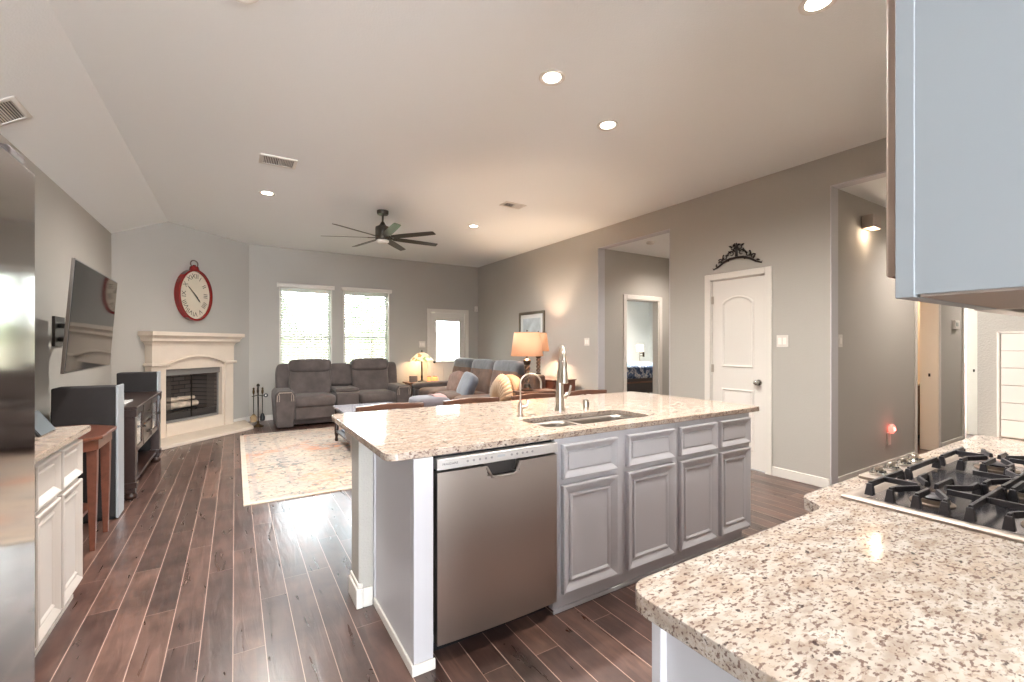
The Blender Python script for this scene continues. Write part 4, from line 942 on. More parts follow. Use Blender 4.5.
tool('fireplace_brush', 'black bristled brush hanging on the fireplace tool stand', 0.062, -0.02, 'brush')
tool('fireplace_shovel', 'brass scoop shovel hanging on the fireplace tool stand', -0.066, -0.03, 'shovel')
tool('fireplace_poker', 'hooked poker hanging on the fireplace tool stand', -0.0, 0.08, 'poker')

# ================================================================== LIVING ROOM
o = MB().box(0.06, 2.2, 4.36, 7.76, 0.0, 0.012).build('area_rug', rug_mat(), bevel=0.003)
tag(o, 'large faded beige and orange patterned rug on the dark wood floor', 'rug')

def sofa_piece(mb, x0, x1, y0, y1, z0, z1): return mb.box(x0, x1, y0, y1, z0, z1)
def cushion(name, m, parent, c, size, e=0.35, ez=None, tilt=0.0, axis='X', n=28, mm=16):
    mb = MB(); mb.puff((0, 0, 0), size, e, n, mm, ez)
    mb.bm.transform(Matrix.Translation(Vector(c)) @ Matrix.Rotation(tilt, 4, axis))
    return mb.build(name, m, parent, smooth=True)
# loveseat with console under the windows (faces the camera side, -y)
t = thing('reclining_loveseat', 'grey reclining loveseat with centre console under the two windows', 'sofa', (1.68, 8.65, 0))
LX0, LX1, LF, LBk = 0.54, 2.79, 8.05, 9.0
MB().box(LX0 + 0.05, LX1 - 0.05, LF + 0.06, LBk - 0.05, 0.04, 0.30).build('base', SOFA, t, bevel=0.02)
def lsarm(x0, x1):
    pr = [(x0 + 0.03, 0.015), (x1 - 0.03, 0.015), (x1, 0.45), (x1 - 0.005, 0.56), (x1 - 0.05, 0.61), (x0 + 0.05, 0.61), (x0 + 0.005, 0.56), (x0, 0.45)]
    a = MB().extr(pr, lambda a, b, y_: (a, y_, b), LF - 0.02, LBk - 0.12).build('armrest', SOFA, t, bevel=0.025, seg=3)
    for k in (0.03, 0.06):
        MB().tube([(x0 + k, LF - 0.022, 0.44), (x0 + k + 0.005, LF - 0.022, 0.54 - k * .3), (x0 + 0.06, LF - 0.022, 0.595 - k * .3), (x1 - 0.06, LF - 0.022, 0.595 - k * .3), (x1 - k - 0.005, LF - 0.022, 0.54 - k * .3), (x1 - k, LF - 0.022, 0.44)], 0.004, 6).build('piping', PIPING, a)
lsarm(LX0, LX0 + 0.30); lsarm(LX1 - 0.30, LX1)
for x0, x1 in ((LX0 + 0.28, 1.46), (1.87, LX1 - 0.29)):
    xc = (x0 + x1) / 2; w_ = x1 - x0
    cushion('seat_cushion', SOFA, t, (xc, LF + 0.30, 0.41), (w_ + 0.02, 0.66, 0.22), 0.2, 0.45)
    MB().box(x0 + 0.01, x1 - 0.01, LF + 0.0, LF + 0.08, 0.12, 0.38).build('footrest_panel', SOFA, t, bevel=0.03, seg=3)
    b = cushion('back_cushion', SOFA, t, (xc, LF + 0.66, 0.70), (w_ + 0.05, 0.26, 0.62), 0.28, 0.4, tilt=-0.22)
    cushion('headrest', SOFA, t, (xc, LF + 0.68, 0.97), (w_ + 0.06, 0.28, 0.25), 0.3, 0.5, tilt=-0.2)
for x0, x1 in ((LX0 + 0.06, LX0 + 0.36), (LX1 - 0.36, LX1 - 0.06)):
    cushion('back_wing', SOFA, t, ((x0 + x1) / 2, LF + 0.74, 0.66), (x1 - x0, 0.2, 0.72), 0.35, 0.4, tilt=-0.15)
cushion('console_back', SOFA, t, (1.665, LF + 0.72, 0.80), (0.44, 0.2, 0.42), 0.3, 0.4, tilt=-0.2)
MB().box(1.475, 1.855, LF + 0.02, LF + 0.60, 0.08, 0.52).build('console_box', SOFA, t, bevel=0.03, seg=3)
c_ = MB().box(1.47, 1.86, LF + 0.05, LF + 0.60, 0.53, 0.60).build('console_lid', SOFA, t, bevel=0.03, seg=3)
MB().tube([(1.47, LF + 0.04, 0.53), (1.86, LF + 0.04, 0.53)], 0.005, 6).build('piping', PIPING, c_)

# reclining sofa along the right wall (faces -x)
t = thing('reclining_sofa', 'taupe three seat reclining sofa with its back to the right wall', 'sofa', (3.7, 7.1, 0))
SY = [5.93, 6.74, 7.56, 8.37]
MB().box(3.05, 4.15, 5.72, 8.55, 0.04, 0.30).build('base', SOFAB, t, bevel=0.03)
for i in range(3):
    a, b = SY[i], SY[i + 1]; yc = (a + b) / 2; w_ = b - a
    cushion('seat_cushion', SOFAB, t, (3.38, yc, 0.42), (0.75, w_, 0.24), 0.22, 0.45)
    cushion('back_cushion', SOFAB, t, (3.83, yc, 0.70), (0.26, w_, 0.60), 0.28, 0.4, tilt=0.2, axis='Y')
    cushion('headrest', mat('blue_grey_suede', (68, 67, 70), 0.7, var=0.4, vscale=8, bump=0.5, bscale=12, sheen=0.4), t, (3.90, yc, 0.94), (0.30, w_, 0.30), 0.32, 0.5, tilt=0.15, axis='Y')
MB().box(3.98, 4.2, 5.75, 8.5, 0.1, 0.88).build('back_frame', SOFAB, t, bevel=0.05, seg=3)
for y0, y1, lx in ((8.40, 8.66, 2.98), (5.62, 5.90, 3.05)):
    MB().box(lx + 0.02, 4.0, y0 + 0.02, y1 - 0.02, 0.04, 0.50).build('armrest', SOFA, t, bevel=0.05, seg=3)
    cushion('arm_pad', SOFA, t, ((lx + 3.9) / 2, (y0 + y1) / 2, 0.54), (3.9 - lx, 0.30, 0.16), 0.4, 0.6)
PIL = mat('blue_grey_pillow', (84, 88, 98), 0.8, var=0.25, vscale=7, sheen=0.6, bump=0.3, bscale=20)
mb = MB(); mb.puff((0, 0, 0), (0.17, 0.44, 0.44), 0.45, 28, 16, 0.45); mb.bm.transform(Matrix.Translation((3.34, 6.84, 0.66)) @ Matrix.Rotation(0.35, 4, 'Y') @ Matrix.Rotation(0.22, 4, 'X'))
tag(mb.build('throw_pillow', PIL, smooth=True), 'blue grey throw pillow propped on the taupe sofa seat', 'pillow')
mb = MB(); mb.puff((0, 0, 0), (0.16, 0.42, 0.42), 0.45, 28, 16, 0.45); mb.bm.transform(Matrix.Translation((3.42, 7.50, 0.66)) @ Matrix.Rotation(0.35, 4, 'Y') @ Matrix.Rotation(-0.2, 4, 'X'))
tag(mb.build('throw_pillow', mat('blush_pillow', (138, 112, 100), 0.85, var=0.2, vscale=9), smooth=True), 'blush beige pillow at the window end of the taupe sofa', 'pillow')

# coffee table
t = thing('coffee_table', 'low wooden coffee table with glossy pale top and lower shelf on the rug', 'table', (1.56, 6.0, 0.012))
MB().slab(rrect(1.16, 1.98, 5.36, 6.65, 0.03), [], 0.478, 0.503).build('top', mat('glossy_table_top', (222, 222, 232), 0.08, coat=1.0), t, bevel=0.006)
MB().box(1.19, 1.95, 5.39, 6.62, 0.43, 0.478).build('apron', WOODD, t, bevel=0.004)
MB().box(1.19, 1.95, 5.39, 6.62, 0.14, 0.165).build('shelf', WOODD, t, bevel=0.004)
for x in (1.205, 1.935):
    for y in (5.41, 6.60):
        MB().lathe([(0.018, 0), (0.026, 0.02), (0.018, 0.06), (0.028, 0.10), (0.028, 0.19), (0.018, 0.22), (0.026, 0.30), (0.018, 0.36), (0.028, 0.40), (0.028, 0.466)], (x, y, 0.0125), 14).build('leg', WOODD, t)
BLU = mat('blue_grey_cover', (112, 130, 152), 0.5, var=0.15, vscale=20)
for k, (x, y, m_, lab) in enumerate(((1.38, 6.38, BLU, 'blue grey magazine on the coffee table shelf, farther one'), (1.36, 6.05, mat('pale_blue_cover', (156, 168, 186), 0.5), 'pale blue magazine on the coffee table shelf, middle one'), (1.38, 5.70, BLU, 'blue grey magazine on the coffee table shelf, nearer one'))):
    tag(MB().box(x - 0.13, x + 0.13, y - 0.14, y + 0.14, 0.166, 0.186).build('magazine', m_, bevel=0.003), lab, 'magazine', 'magazines under the coffee table')

# grey ottoman with pink throw
t = thing('ottoman', 'grey upholstered ottoman in front of the taupe sofa', 'ottoman', (2.47, 6.35, 0.0))
cushion('cushion', mat('lavender_grey_fabric', (100, 94, 100), 0.85, var=0.1, sheen=0.4), t, (2.47, 6.35, 0.48), (0.5, 0.6, 0.22), 0.35, 0.5)
MB().box(2.26, 2.68, 6.09, 6.61, 0.05, 0.44).build('base', SOFA, t, bevel=0.03)
for x in (2.29, 2.65):
    for y in (6.12, 6.58): MB().cyl((x, y, 0.0), (x, y, 0.055), 0.02).build('foot', WOODD, t)
mb = MB(); n = 16; R = []
for i in range(n + 1):
    a = -0.35 + 3.84 * i / n
    R.append([(2.50 + 0.17 * k / 3 , 6.35 + 0.285 * math.cos(a) * (1.0), 0.47 + 0.145 * max(math.sin(a), -0.9) + 0.006 * math.sin(5 * i + k)) for k in range(4)] + [(2.50 + 0.17 * k / 3, 6.35 + 0.27 * math.cos(a), 0.46 + 0.135 * max(math.sin(a), -0.9)) for k in (3, 2, 1, 0)])
mb.rings(R)
tag(mb.build('throw_blanket', mat('dusty_pink_knit', (186, 152, 148), 0.95, bump=0.5, bscale=120), smooth=True), 'dusty pink throw folded over the grey ottoman', 'blanket')

# tan gathered armchair
TAN = mat('tan_leather', (146, 114, 86), 0.5, var=0.1, vscale=5)
CRM = mat('cream_gathered_fabric', (156, 130, 104), 0.6, var=0.12, vscale=30, stretch=(1, 1, 0.3))
t = thing('armchair', 'tan armchair with a gathered rounded back between the island and the sofa', 'armchair', (2.81, 5.25, 0), math.radians(-4))
mb = MB(); mb.box(-0.3, 0.35, -0.32, 0.32, 0.12, 0.34); mb.build('base', TAN, t, bevel=0.05, seg=3, local=True)
mb = MB(); mb.puff((-0.02, 0, 0.42), (0.62, 0.56, 0.2), 0.3, 24, 12, 0.5); mb.build('seat_cushion', CRM, t, smooth=True, local=True)
for s_ in (-1, 1):
    mb = MB(); mb.box(-0.32, 0.3, s_ * 0.26 - 0.06, s_ * 0.26 + 0.06, 0.12, 0.60); mb.build('armrest', TAN, t, bevel=0.06, seg=4, local=True)
prof = [(-0.29, 0.40), (0.29, 0.40), (0.31, 0.68), (0.28, 0.82), (0.18, 0.92), (0.0, 0.95), (-0.18, 0.92), (-0.28, 0.82), (-0.31, 0.68)]
mb = MB(); mb.extr(prof, lambda a, b, x_: (0.26 + x_ + 0.12 * (b - 0.45), a, b), 0.0, 0.14); mb.build('back', TAN, t, bevel=0.045, seg=4, local=True)
mb = MB()
for k in range(15):
    a = PI * (k + 0.5) / 15; c0 = Vector((0.24, 0.03 * math.cos(a), 0.58)); c1 = Vector((0.265, 0.26 * math.cos(a), 0.66 + 0.26 * math.sin(a)))
    mb.tube([c0, c0.lerp(c1, 0.4) + Vector((-0.05, 0, 0)), c0.lerp(c1, 0.8) + Vector((-0.04, 0, 0)), c1 + Vector((0.03, 0, 0.02))], [0.014, 0.032, 0.042, 0.035], 8)
mb.build('gathered_lining', CRM, t, smooth=True, local=True)
for x in (-0.25, 0.3):
    for y in (-0.26, 0.26): MB().cyl((x, y, 0), (x, y, 0.13), 0.018, 0.028).build('leg', WOODD, t, local=True)

# bar chairs tucked behind the island
def stool(w_):
    t = thing('bar_chair', 'x', 'chair', (0, 0, 0), 0, 'wooden bar chairs behind the island')
    h = w_ / 2
    mb = MB(); n = 12; R = []
    for i in range(n + 1):
        x = -h + w_ * i / n; k = 1 - (x / h) ** 2; y = 0.03 * k; lift = 0.004 * math.cos(PI * x / h)
        hh = 0.020 + 0.012 * (1 - k)
        R.append([(x, y - 0.014, 0.915 - hh * 2.1 + lift), (x, y + 0.014, 0.915 - hh * 2.1 + lift), (x, y + 0.018, 0.915 + lift), (x, y - 0.018, 0.915 + lift)])
    mb.rings(R).build('top_rail', WOODC, t, bevel=0.006, seg=3, local=True)
    for s_ in (-1, 1):
        MB().tube([(s_ * (h - 0.03), 0.0, 0.62), (s_ * (h - 0.02), 0.0, 0.78), (s_ * (h - 0.015), 0.0, 0.90)], 0.016).build('back_post', WOODC, t, local=True)
        MB().tube([(s_ * (h - 0.03), 0.0, 0.62), (s_ * (h - 0.02), 0.03, 0.0)], [0.02, 0.014]).build('leg', WOODC, t, local=True)
        MB().tube([(s_ * (h - 0.04), -0.37, 0.60), (s_ * (h - 0.03), -0.40, 0.0)], [0.02, 0.014]).build('leg', WOODC, t, local=True)
        MB().box(s_ * (h - 0.035) - 0.01, s_ * (h - 0.035) + 0.01, -0.38, 0.01, 0.24, 0.265).build('stretcher', WOODC, t, local=True)
    MB().box(-h + 0.03, h - 0.03, -0.40, -0.38, 0.20, 0.235).build('footrest', WOODC, t, bevel=0.004, local=True)
    mb = MB(); mb.puff((0, -0.18, 0.64), (w_ - 0.02, 0.42, 0.08), 0.3, 20, 10, 0.6); mb.build('seat', SOFAB, t, smooth=True, local=True)
    for k in range(3): MB().box(-0.10 + k * 0.09, -0.08 + k * 0.09, 0.015, 0.03, 0.66, 0.895).build('back_slat', WOODC, t, local=True)
    return t
WOODC = mat('warm_brown_chair_wood', (92, 62, 48), 0.3, var=0.15, vscale=8, coat=0.3)
st = stool(0.50)
labs = ['wooden bar chair behind the island end nearest the rug', 'wooden bar chair behind the island, second from the rug end', 'wooden bar chair behind the island beyond the tall faucet', 'wooden bar chair behind the island nearest the hallway niche']
for i, (x, rz) in enumerate(((0.975, 0.0), (1.64, 0.0), (2.27, 0.0), (2.86, 0.0))):
    o = st if i == 0 else dup(st)
    o.location = (x, 3.27, 0); o.rotation_euler = (0, 0, rz); o['label'] = labs[i]

# end table with stained glass lamp
t = thing('end_table', 'wooden end table between the loveseat and the taupe sofa', 'table', (3.25, 8.72, 0))
MB().box(2.96, 3.68, 8.72, 9.12, 0.565, 0.59).build('top', WOODM, t, bevel=0.005)
MB().box(3.0, 3.64, 8.75, 9.09, 0.49, 0.565).build('apron', WOODM, t)
MB().box(3.0, 3.64, 8.75, 9.09, 0.15, 0.17).build('shelf', WOODM, t)
for x in (3.02, 3.62):
    for y in (8.77, 9.07): MB().box(x - 0.022, x + 0.022, y - 0.022, y + 0.022, 0, 0.49).build('leg', WOODM, t, bevel=0.003)
LX, LY = 3.29, 8.87
t = thing('table_lamp', 'stained glass table lamp with flower pattern on the end table by the patio door', 'lamp', (LX, LY, 0.59))
def stained():
    m = bpy.data.materials.new('stained_glass'); m.use_nodes = True; nt = m.node_tree; b = nt.nodes['Principled BSDF']
    tc = nt.nodes.new('ShaderNodeTexCoord'); vo = nt.nodes.new('ShaderNodeTexVoronoi'); vo.inputs['Scale'].default_value = 16; nt.links.new(tc.outputs['Object'], vo.inputs['Vector'])
    sp = nt.nodes.new('ShaderNodeSeparateColor'); nt.links.new(vo.outputs['Color'], sp.inputs[0])
    r = ramp(nt, sp.outputs[0], [(0, (250, 228, 180)), (0.45, (255, 240, 205)), (0.6, (200, 150, 90)), (0.72, (150, 170, 110)), (0.85, (250, 225, 170))], 'CONSTANT')
    nt.links.new(r.outputs[0], b.inputs['Base Color']); nt.links.new(r.outputs[0], b.inputs['Emission Color']); b.inputs['Emission Strength'].default_value = 0.3
    b.inputs['Roughness'].default_value = 0.3; return m
sh = MB().lathe([(0.24, 0), (0.235, 0.02), (0.17, 0.09), (0.10, 0.15), (0.04, 0.175)], (LX, LY, 1.02), 32, cap=False).build('lamp_shade', stained(), t, angle=60)
sm = sh.modifiers.new('solid', 'SOLIDIFY'); sm.thickness = 0.004
MB().lathe([(0.045, 0.17), (0.03, 0.185), (0.008, 0.19), (0.012, 0.21), (0.001, 0.235)], (LX, LY, 1.02), 16).build('finial', BRONZE, t)
MB().lathe([(0.085, 0), (0.08, 0.015), (0.03, 0.03), (0.016, 0.05), (0.022, 0.10), (0.014, 0.15), (0.012, 0.42), (0.018, 0.46), (0.006, 0.6)], (LX, LY, 0.59), 20).build('base', BRONZE, t)
def bulb(parent, loc, power, color=(1, 0.72, 0.45), r=0.04):
    l = bpy.data.lights.new('bulb', 'POINT'); l.energy = power; l.color = color; l.shadow_soft_size = r
    o = bpy.data.objects.new('bulb', l); COL.objects.link(o); o.parent = parent; o.location = WM[parent.name].inverted() @ Vector(loc); return o
bulb(t, (LX, LY, 1.08), 9)
tag(MB().box(3.03, 3.19, 8.84, 8.90, 0.591, 0.72).build('clock_radio', mat('grey_radio', (112, 108, 104), 0.5), bevel=0.008), 'small grey box radio on the end table left of the stained glass lamp', 'radio')
SALT = mat('glowing_amber', (232, 150, 100), 0.5, emit=(255, 150, 84), estr=0.5)
for k, (x, y, r, lab) in enumerate(((3.44, 8.84, 0.05, 'amber glowing candle jar right beside the lamp foot'), (3.56, 8.82, 0.06, 'larger amber candle jar at the right on the end table'))):
    t = thing('candle_jar', lab, 'candle', (x, y, 0.591))
    MB().lathe([(r * 0.8, 0), (r, 0.02), (r, 0.075), (r * 0.8, 0.095)], (x, y, 0.591), 18).build('jar', SALT, t)
    MB().lathe([(r * 0.82, 0.095), (r * 0.82, 0.105), (r * 0.2, 0.112)], (x, y, 0.591), 18).build('lid', WOODM, t)

# drum shade lamps with barley twist stems
SHADE = bpy.data.materials.new('lit_linen_shade'); SHADE.use_nodes = True
b_ = SHADE.node_tree.nodes['Principled BSDF']; b_.inputs['Base Color'].default_value = (*s2l((214, 168, 134)), 1); b_.inputs['Roughness'].default_value = 0.9
b_.inputs['Emission Color'].default_value = (*s2l((255, 168, 116)), 1); b_.inputs['Emission Strength'].default_value = 0.10
LST = mat('aged_silver_bronze', (104, 90, 78), 0.4, 0.5)
def twist_lamp(x, y, z, label, power, ht=0.45, sr=0.21, shh=0.30):
    t = thing('table_lamp', label, 'lamp', (x, y, z), group='drum shade lamps with twisted stems')
    mb = MB(); R = []
    for rr, zz in ((sr, 0), (sr * 0.80, shh)): R.append([(x + rr * math.cos(2 * PI * i / 36), y + rr * math.sin(2 * PI * i / 36), z + ht + zz) for i in range(36)])
    s_ = mb.rings(R, cap=False).build('lamp_shade', SHADE, t, angle=60); m_ = s_.modifiers.new('solid', 'SOLIDIFY'); m_.thickness = 0.003
    mb = MB()
    for rr, zz in ((sr, 0), (sr * 0.80, shh)): mb.tube([(x + rr * math.cos(2 * PI * i / 36), y + rr * math.sin(2 * PI * i / 36), z + ht + zz) for i in range(36)], 0.004, 6, close=True)
    mb.build('shade_trim', mat('shade_trim', (214, 160, 120), 0.8), s_)
    mb = MB()
    for k in range(2):
        mb.tube([(x + 0.02 * math.cos(PI * k + i * 0.55), y + 0.02 * math.sin(PI * k + i * 0.55), z + 0.08 + i * 0.0105) for i in range(26)], 0.017, 8)
    mb.build('twisted_stem', LST, t, smooth=True)
    MB().lathe([(0.085, 0), (0.085, 0.02), (0.05, 0.04), (0.04, 0.085)], (x, y, z), 20).build('base', BRONZE, t, bevel=0.003)
    MB().lathe([(0.038, 0.335), (0.045, 0.35), (0.052, 0.39), (0.03, 0.41), (0.012, 0.42), (0.012, ht + 0.06)], (x, y, z), 16).build('collar', BRONZE, t)
    MB().cyl((x, y, z + ht + 0.05), (x, y, z + ht + shh + 0.02), 0.004, n=8).lathe([(0.006, 0), (0.01, 0.012), (0.001, 0.024)], (x, y, z + ht + shh + 0.015), 10).build('harp_finial', BRONZE, t)
    bulb(t, (x, y, z + ht + 0.13), power * 1.7, (1, 0.74, 0.52))
    return t
twist_lamp(3.215, 4.83, 0.76, 'larger looking drum shade lamp on the near table, directly behind the small water tap', 10)
twist_lamp(4.32, 6.15, 0.80, 'drum shade lamp against the right wall, partly hidden behind the nearer lamp', 14, sr=0.18)
t = thing('side_table', 'wooden table carrying the nearer drum shade lamp', 'table', (3.3, 4.79, 0))
MB().box(3.05, 3.60, 4.66, 4.92, 0.735, 0.76).build('top', WOODC, t, bevel=0.005)
MB().box(3.08, 3.57, 4.68, 4.90, 0.63, 0.735).build('apron', WOODC, t)
for x in (3.10, 3.55):
    for y in (4.70, 4.88): MB().box(x - 0.02, x + 0.02, y - 0.02, y + 0.02, 0, 0.63).build('leg', WOODC, t)
t = thing('side_cabinet', 'reddish wooden cabinet against the right wall under the far lamp', 'cabinet', (4.43, 6.0, 0))
MB().box(4.22, 4.66, 5.60, 6.35, 0.06, 0.785).build('body', WOODR, t, bevel=0.004)
MB().box(4.205, 4.675, 5.58, 6.37, 0.785, 0.80).build('top', WOODR, t, bevel=0.004)
MB().box(4.215, 4.22, 5.63, 5.97, 0.12, 0.76).build('door', WOODR, t, bevel=0.004)
MB().box(4.215, 4.22, 5.98, 6.32, 0.12, 0.76).build('door', WOODR, t, bevel=0.004)
MB().box(4.28, 4.64, 5.62, 6.33, 0, 0.06).build('plinth', WOODR, t)

# framed print on the right wall
t = thing('framed_print', 'framed pale blue abstract print on the right wall behind the lamps', 'picture', (XR, 6.95, 1.75))
y0, y1, z0, z1 = 6.53, 7.37, 1.30, 1.97
mb = MB(); wall_holes(mb, 'y', y0, y1, XR - 0.03, XR - 0.002, z0, z1, [(y0 + 0.045, y1 - 0.045, z0 + 0.045, z1 - 0.045)]); mb.merge().build('frame', mat('pewter_frame', (112, 102, 88), 0.35, 0.6), t, bevel=0.006)
MB().box(XR - 0.012, XR - 0.002, y0 + 0.045, y1 - 0.045, z0 + 0.045, z1 - 0.045).build('mat_board', mat('white_mat_board', (216, 218, 216), 0.8), t)
pm = mat('watercolour_print', (186, 194, 198), 0.7, var=0.2, vscale=6)
MB().box(XR - 0.0135, XR - 0.012, y0 + 0.13, y1 - 0.13, z0 + 0.12, z1 - 0.12).build('print', pm, t)

# ceiling fan
FX, FYY, FZ = 1.665, 5.95, 2.79
t = thing('ceiling_fan', 'dark bronze seven blade ceiling fan over the living room', 'ceiling fan', (FX, FYY, H))
FANM = mat('fan_bronze', (64, 58, 50), 0.35, 0.6)
MB().lathe([(0.001, 0), (0.075, 0), (0.075, -0.035), (0.068, -0.05), (0.02, -0.055), (0.001, -0.055)], (FX, FYY, H), 24).build('canopy', FANM, t)
MB().cyl((FX, FYY, H - 0.05), (FX, FYY, FZ + 0.13), 0.013).build('downrod', FANM, t)
MB().lathe([(0.02, 0.19), (0.035, 0.16), (0.05, 0.14), (0.092, 0.12), (0.095, 0.10), (0.095, -0.04), (0.085, -0.055), (0.02, -0.06)], (FX, FYY, FZ), 28).build('motor_housing', FANM, t)
MB().lathe([(0.08, -0.055), (0.082, -0.075), (0.06, -0.09), (0.001, -0.094)], (FX, FYY, FZ), 24).build('light_lens', mat('frosted_lens', (226, 218, 208), 0.4), t)
for k, a in enumerate((2, 52, 105, 156, 209, 267, 309)):
    a = math.radians(a)
    M = Matrix.Translation((FX, FYY, FZ - 0.02)) @ Matrix.Rotation(a, 4, 'Z') @ Matrix.Rotation(math.radians(-13), 4, 'X')
    mb = MB(); R = []
    for r_, w_ in ((0.15, 0.045), (0.30, 0.052), (0.55, 0.050), (0.76, 0.044), (0.775, 0.036)):
        R.append([(r_, -w_, -0.003), (r_, w_, -0.003), (r_, w_, 0.003), (r_, -w_, 0.003)])
    mb.rings(R); mb.bm.transform(M); bl = mb.build('blade', FANM, t, bevel=0.002)
    mb = MB().box(0.06, 0.19, -0.018, 0.018, -0.006, 0.004); mb.bm.transform(M); mb.build('blade_bracket', FANM, bl)

# recessed lights
LENS = mat('lit_lens', (255, 250, 240), 0.5, emit=(255, 244, 226), estr=6)
def can(x, y, z, label, power=96, first=[None]):
    if first[0] is None:
        t = thing('recessed_light', label, 'ceiling light', (x, y, z), 0, 'recessed ceiling lights')
        MB().lathe([(0.058, 0), (0.062, -0.004), (0.085, -0.007), (0.088, -0.003), (0.088, 0)], (x, y, z), 28, cap=False).build('trim_ring', TRIM, t)
        MB().lathe([(0.001, -0.002), (0.058, -0.002), (0.058, 0.0), (0.001, 0.0)], (x, y, z), 24).build('lens', LENS, t)
        l = bpy.data.lights.new('spot', 'SPOT'); l.energy = power; l.color = (1.0, 0.965, 0.92); l.spot_size = math.radians(165); l.spot_blend = 0.9; l.shadow_soft_size = 0.05
        o = bpy.data.objects.new('bulb', l); COL.objects.link(o); o.parent = t; o.location = (0, 0, -0.02)
        first[0] = t; return t
    return dup(first[0], (x, y, z), 0, label)
for x, y, lab in ((1.79, 2.39, 'round recessed ceiling light above the island, left one of the near pair'), (2.56, 2.67, 'round recessed ceiling light above the island, right one of the near pair'),
                  (2.57, 1.14, 'round recessed ceiling light cut by the top edge near the wall cabinet'), (0.32, 5.96, 'round recessed ceiling light near the ceiling vent and fan'),
                  (3.03, 5.99, 'round recessed ceiling light right of the ceiling fan'), (0.02, 2.62, 'round recessed ceiling light at the top edge above the aisle')):
    can(x, y, H, lab)
def vent(name, label, cx, cy_, z, lx, ly, rot=0):
    t = thing(name, label, 'vent', (cx, cy_, z), rot)
    mb = MB(); mb.rings([[(a * (lx / 2 - i), b * (ly / 2 - i), zz) for a, b in ((-1, -1), (1, -1), (1, 1), (-1, 1))] for i, zz in ((0, 0), (0, -0.006), (0.006, -0.01), (0.03, -0.01), (0.032, -0.004))], cap=False); mb.build('frame', TRIM, t, local=True)
    MB().box(-lx / 2 + 0.03, lx / 2 - 0.03, -ly / 2 + 0.03, ly / 2 - 0.03, -0.004, -0.001).build('duct', mat('duct_grey', (92, 90, 88), 0.8), t, local=True)
    mb = MB(); n = int((lx - 0.06) / 0.014)
    for i in range(n):
        x = -lx / 2 + 0.03 + 0.014 * (i + 0.5); s_ = -1 if x < 0 else 1
        mb.rings([[(x - 0.004 * s_, y, -0.003), (x + 0.004 * s_, y, -0.011), (x + 0.0055 * s_, y, -0.011), (x - 0.0025 * s_, y, -0.003)] for y in (-ly / 2 + 0.03, ly / 2 - 0.03)])
    mb.build('louvres', TRIM, t, local=True); return t
vent('ceiling_vent', 'white rectangular ceiling vent beside the recessed light left of the fan', 0.355, 4.87, H, 0.32, 0.25)
vent('ceiling_vent', 'small pale ceiling vent over the middle of the living room right of the fan', 3.0, 4.83, H, 0.30, 0.18)
v3 = vent('ceiling_vent', 'white vent on the sloped ceiling at the left picture edge above the refrigerator', -1.245, 4.12, 2.836, 0.2, 0.3)
v3.rotation_euler = (0, -math.atan2(0.356, 0.52), 0)

# ================================================================== WALL DETAILS
def plate_x(label, x, y, z, n=1, w_=0.075, dirx=-1):   # on a wall facing -x
    t = thing('light_switch', label, 'switch', (x, y, z), group='white wall switches')
    MB().box(x - 0.006, x, y - w_ / 2 * n ** 0.6, y + w_ / 2 * n ** 0.6, z - 0.06, z + 0.06).build('plate', TRIM, t, bevel=0.002)
    for k in range(n):
        yy = y + (k - (n - 1) / 2) * 0.046; MB().box(x - 0.010, x - 0.006, yy - 0.016, yy + 0.016, z - 0.034, z + 0.034).build('rocker', mat('switch_rocker', (238, 232, 224), 0.3), t, bevel=0.002)
plate_x('white double switch on the right wall between the arched door and the hall opening', XR, 2.43, 1.39, 2)
plate_x('white switch on the right wall beside the tall niche opening near the lamps', XR, 5.41, 1.40, 2)
t = thing('light_switch', 'white switch just inside the hall opening', 'switch', (4.93, 2.0, 1.39), group='white wall switches')
MB().box(4.89, 4.975, 1.994, 2.0, 1.33, 1.45).build('plate', TRIM, t, bevel=0.002); MB().box(4.915, 4.95, 1.989, 1.994, 1.36, 1.42).build('rocker', MATS['switch_rocker'], t, bevel=0.002)
t = thing('light_switch', 'white square wall plate on the back wall above the stained glass lamp', 'switch', (3.40, YB, 1.37), group='white wall switches')
MB().box(3.33, 3.47, YB - 0.006, YB, 1.30, 1.43).build('plate', TRIM, t, bevel=0.002)
for x in (3.365, 3.40, 3.435): MB().box(x - 0.010, x + 0.010, YB - 0.010, YB - 0.006, 1.335, 1.395).build('rocker', MATS['switch_rocker'], t, bevel=0.001)
t = thing('wall_outlet', 'dark round outlet low on the back wall beside the loveseat', 'outlet', (0.47, YB, 0.45))
MB().cyl((0.47, YB, 0.45), (0.47, YB - 0.012, 0.45), 0.035, n=16).build('cover', BLACK, t); MB().cyl((0.47, YB - 0.012, 0.45), (0.47, YB - 0.02, 0.45), 0.012).build('jack', NICKEL, t)
t = thing('motion_sensor', 'small white motion sensor high in the corner right of the patio door', 'sensor', (4.68, YB, 2.17))
MB().box(4.645, 4.715, YB - 0.05, YB, 2.11, 2.23).build('housing', TRIM, t, bevel=0.012); MB().box(4.66, 4.70, YB - 0.053, YB - 0.05, 2.13, 2.16).build('lens', mat('sensor_lens', (200, 196, 190), 0.3), t)
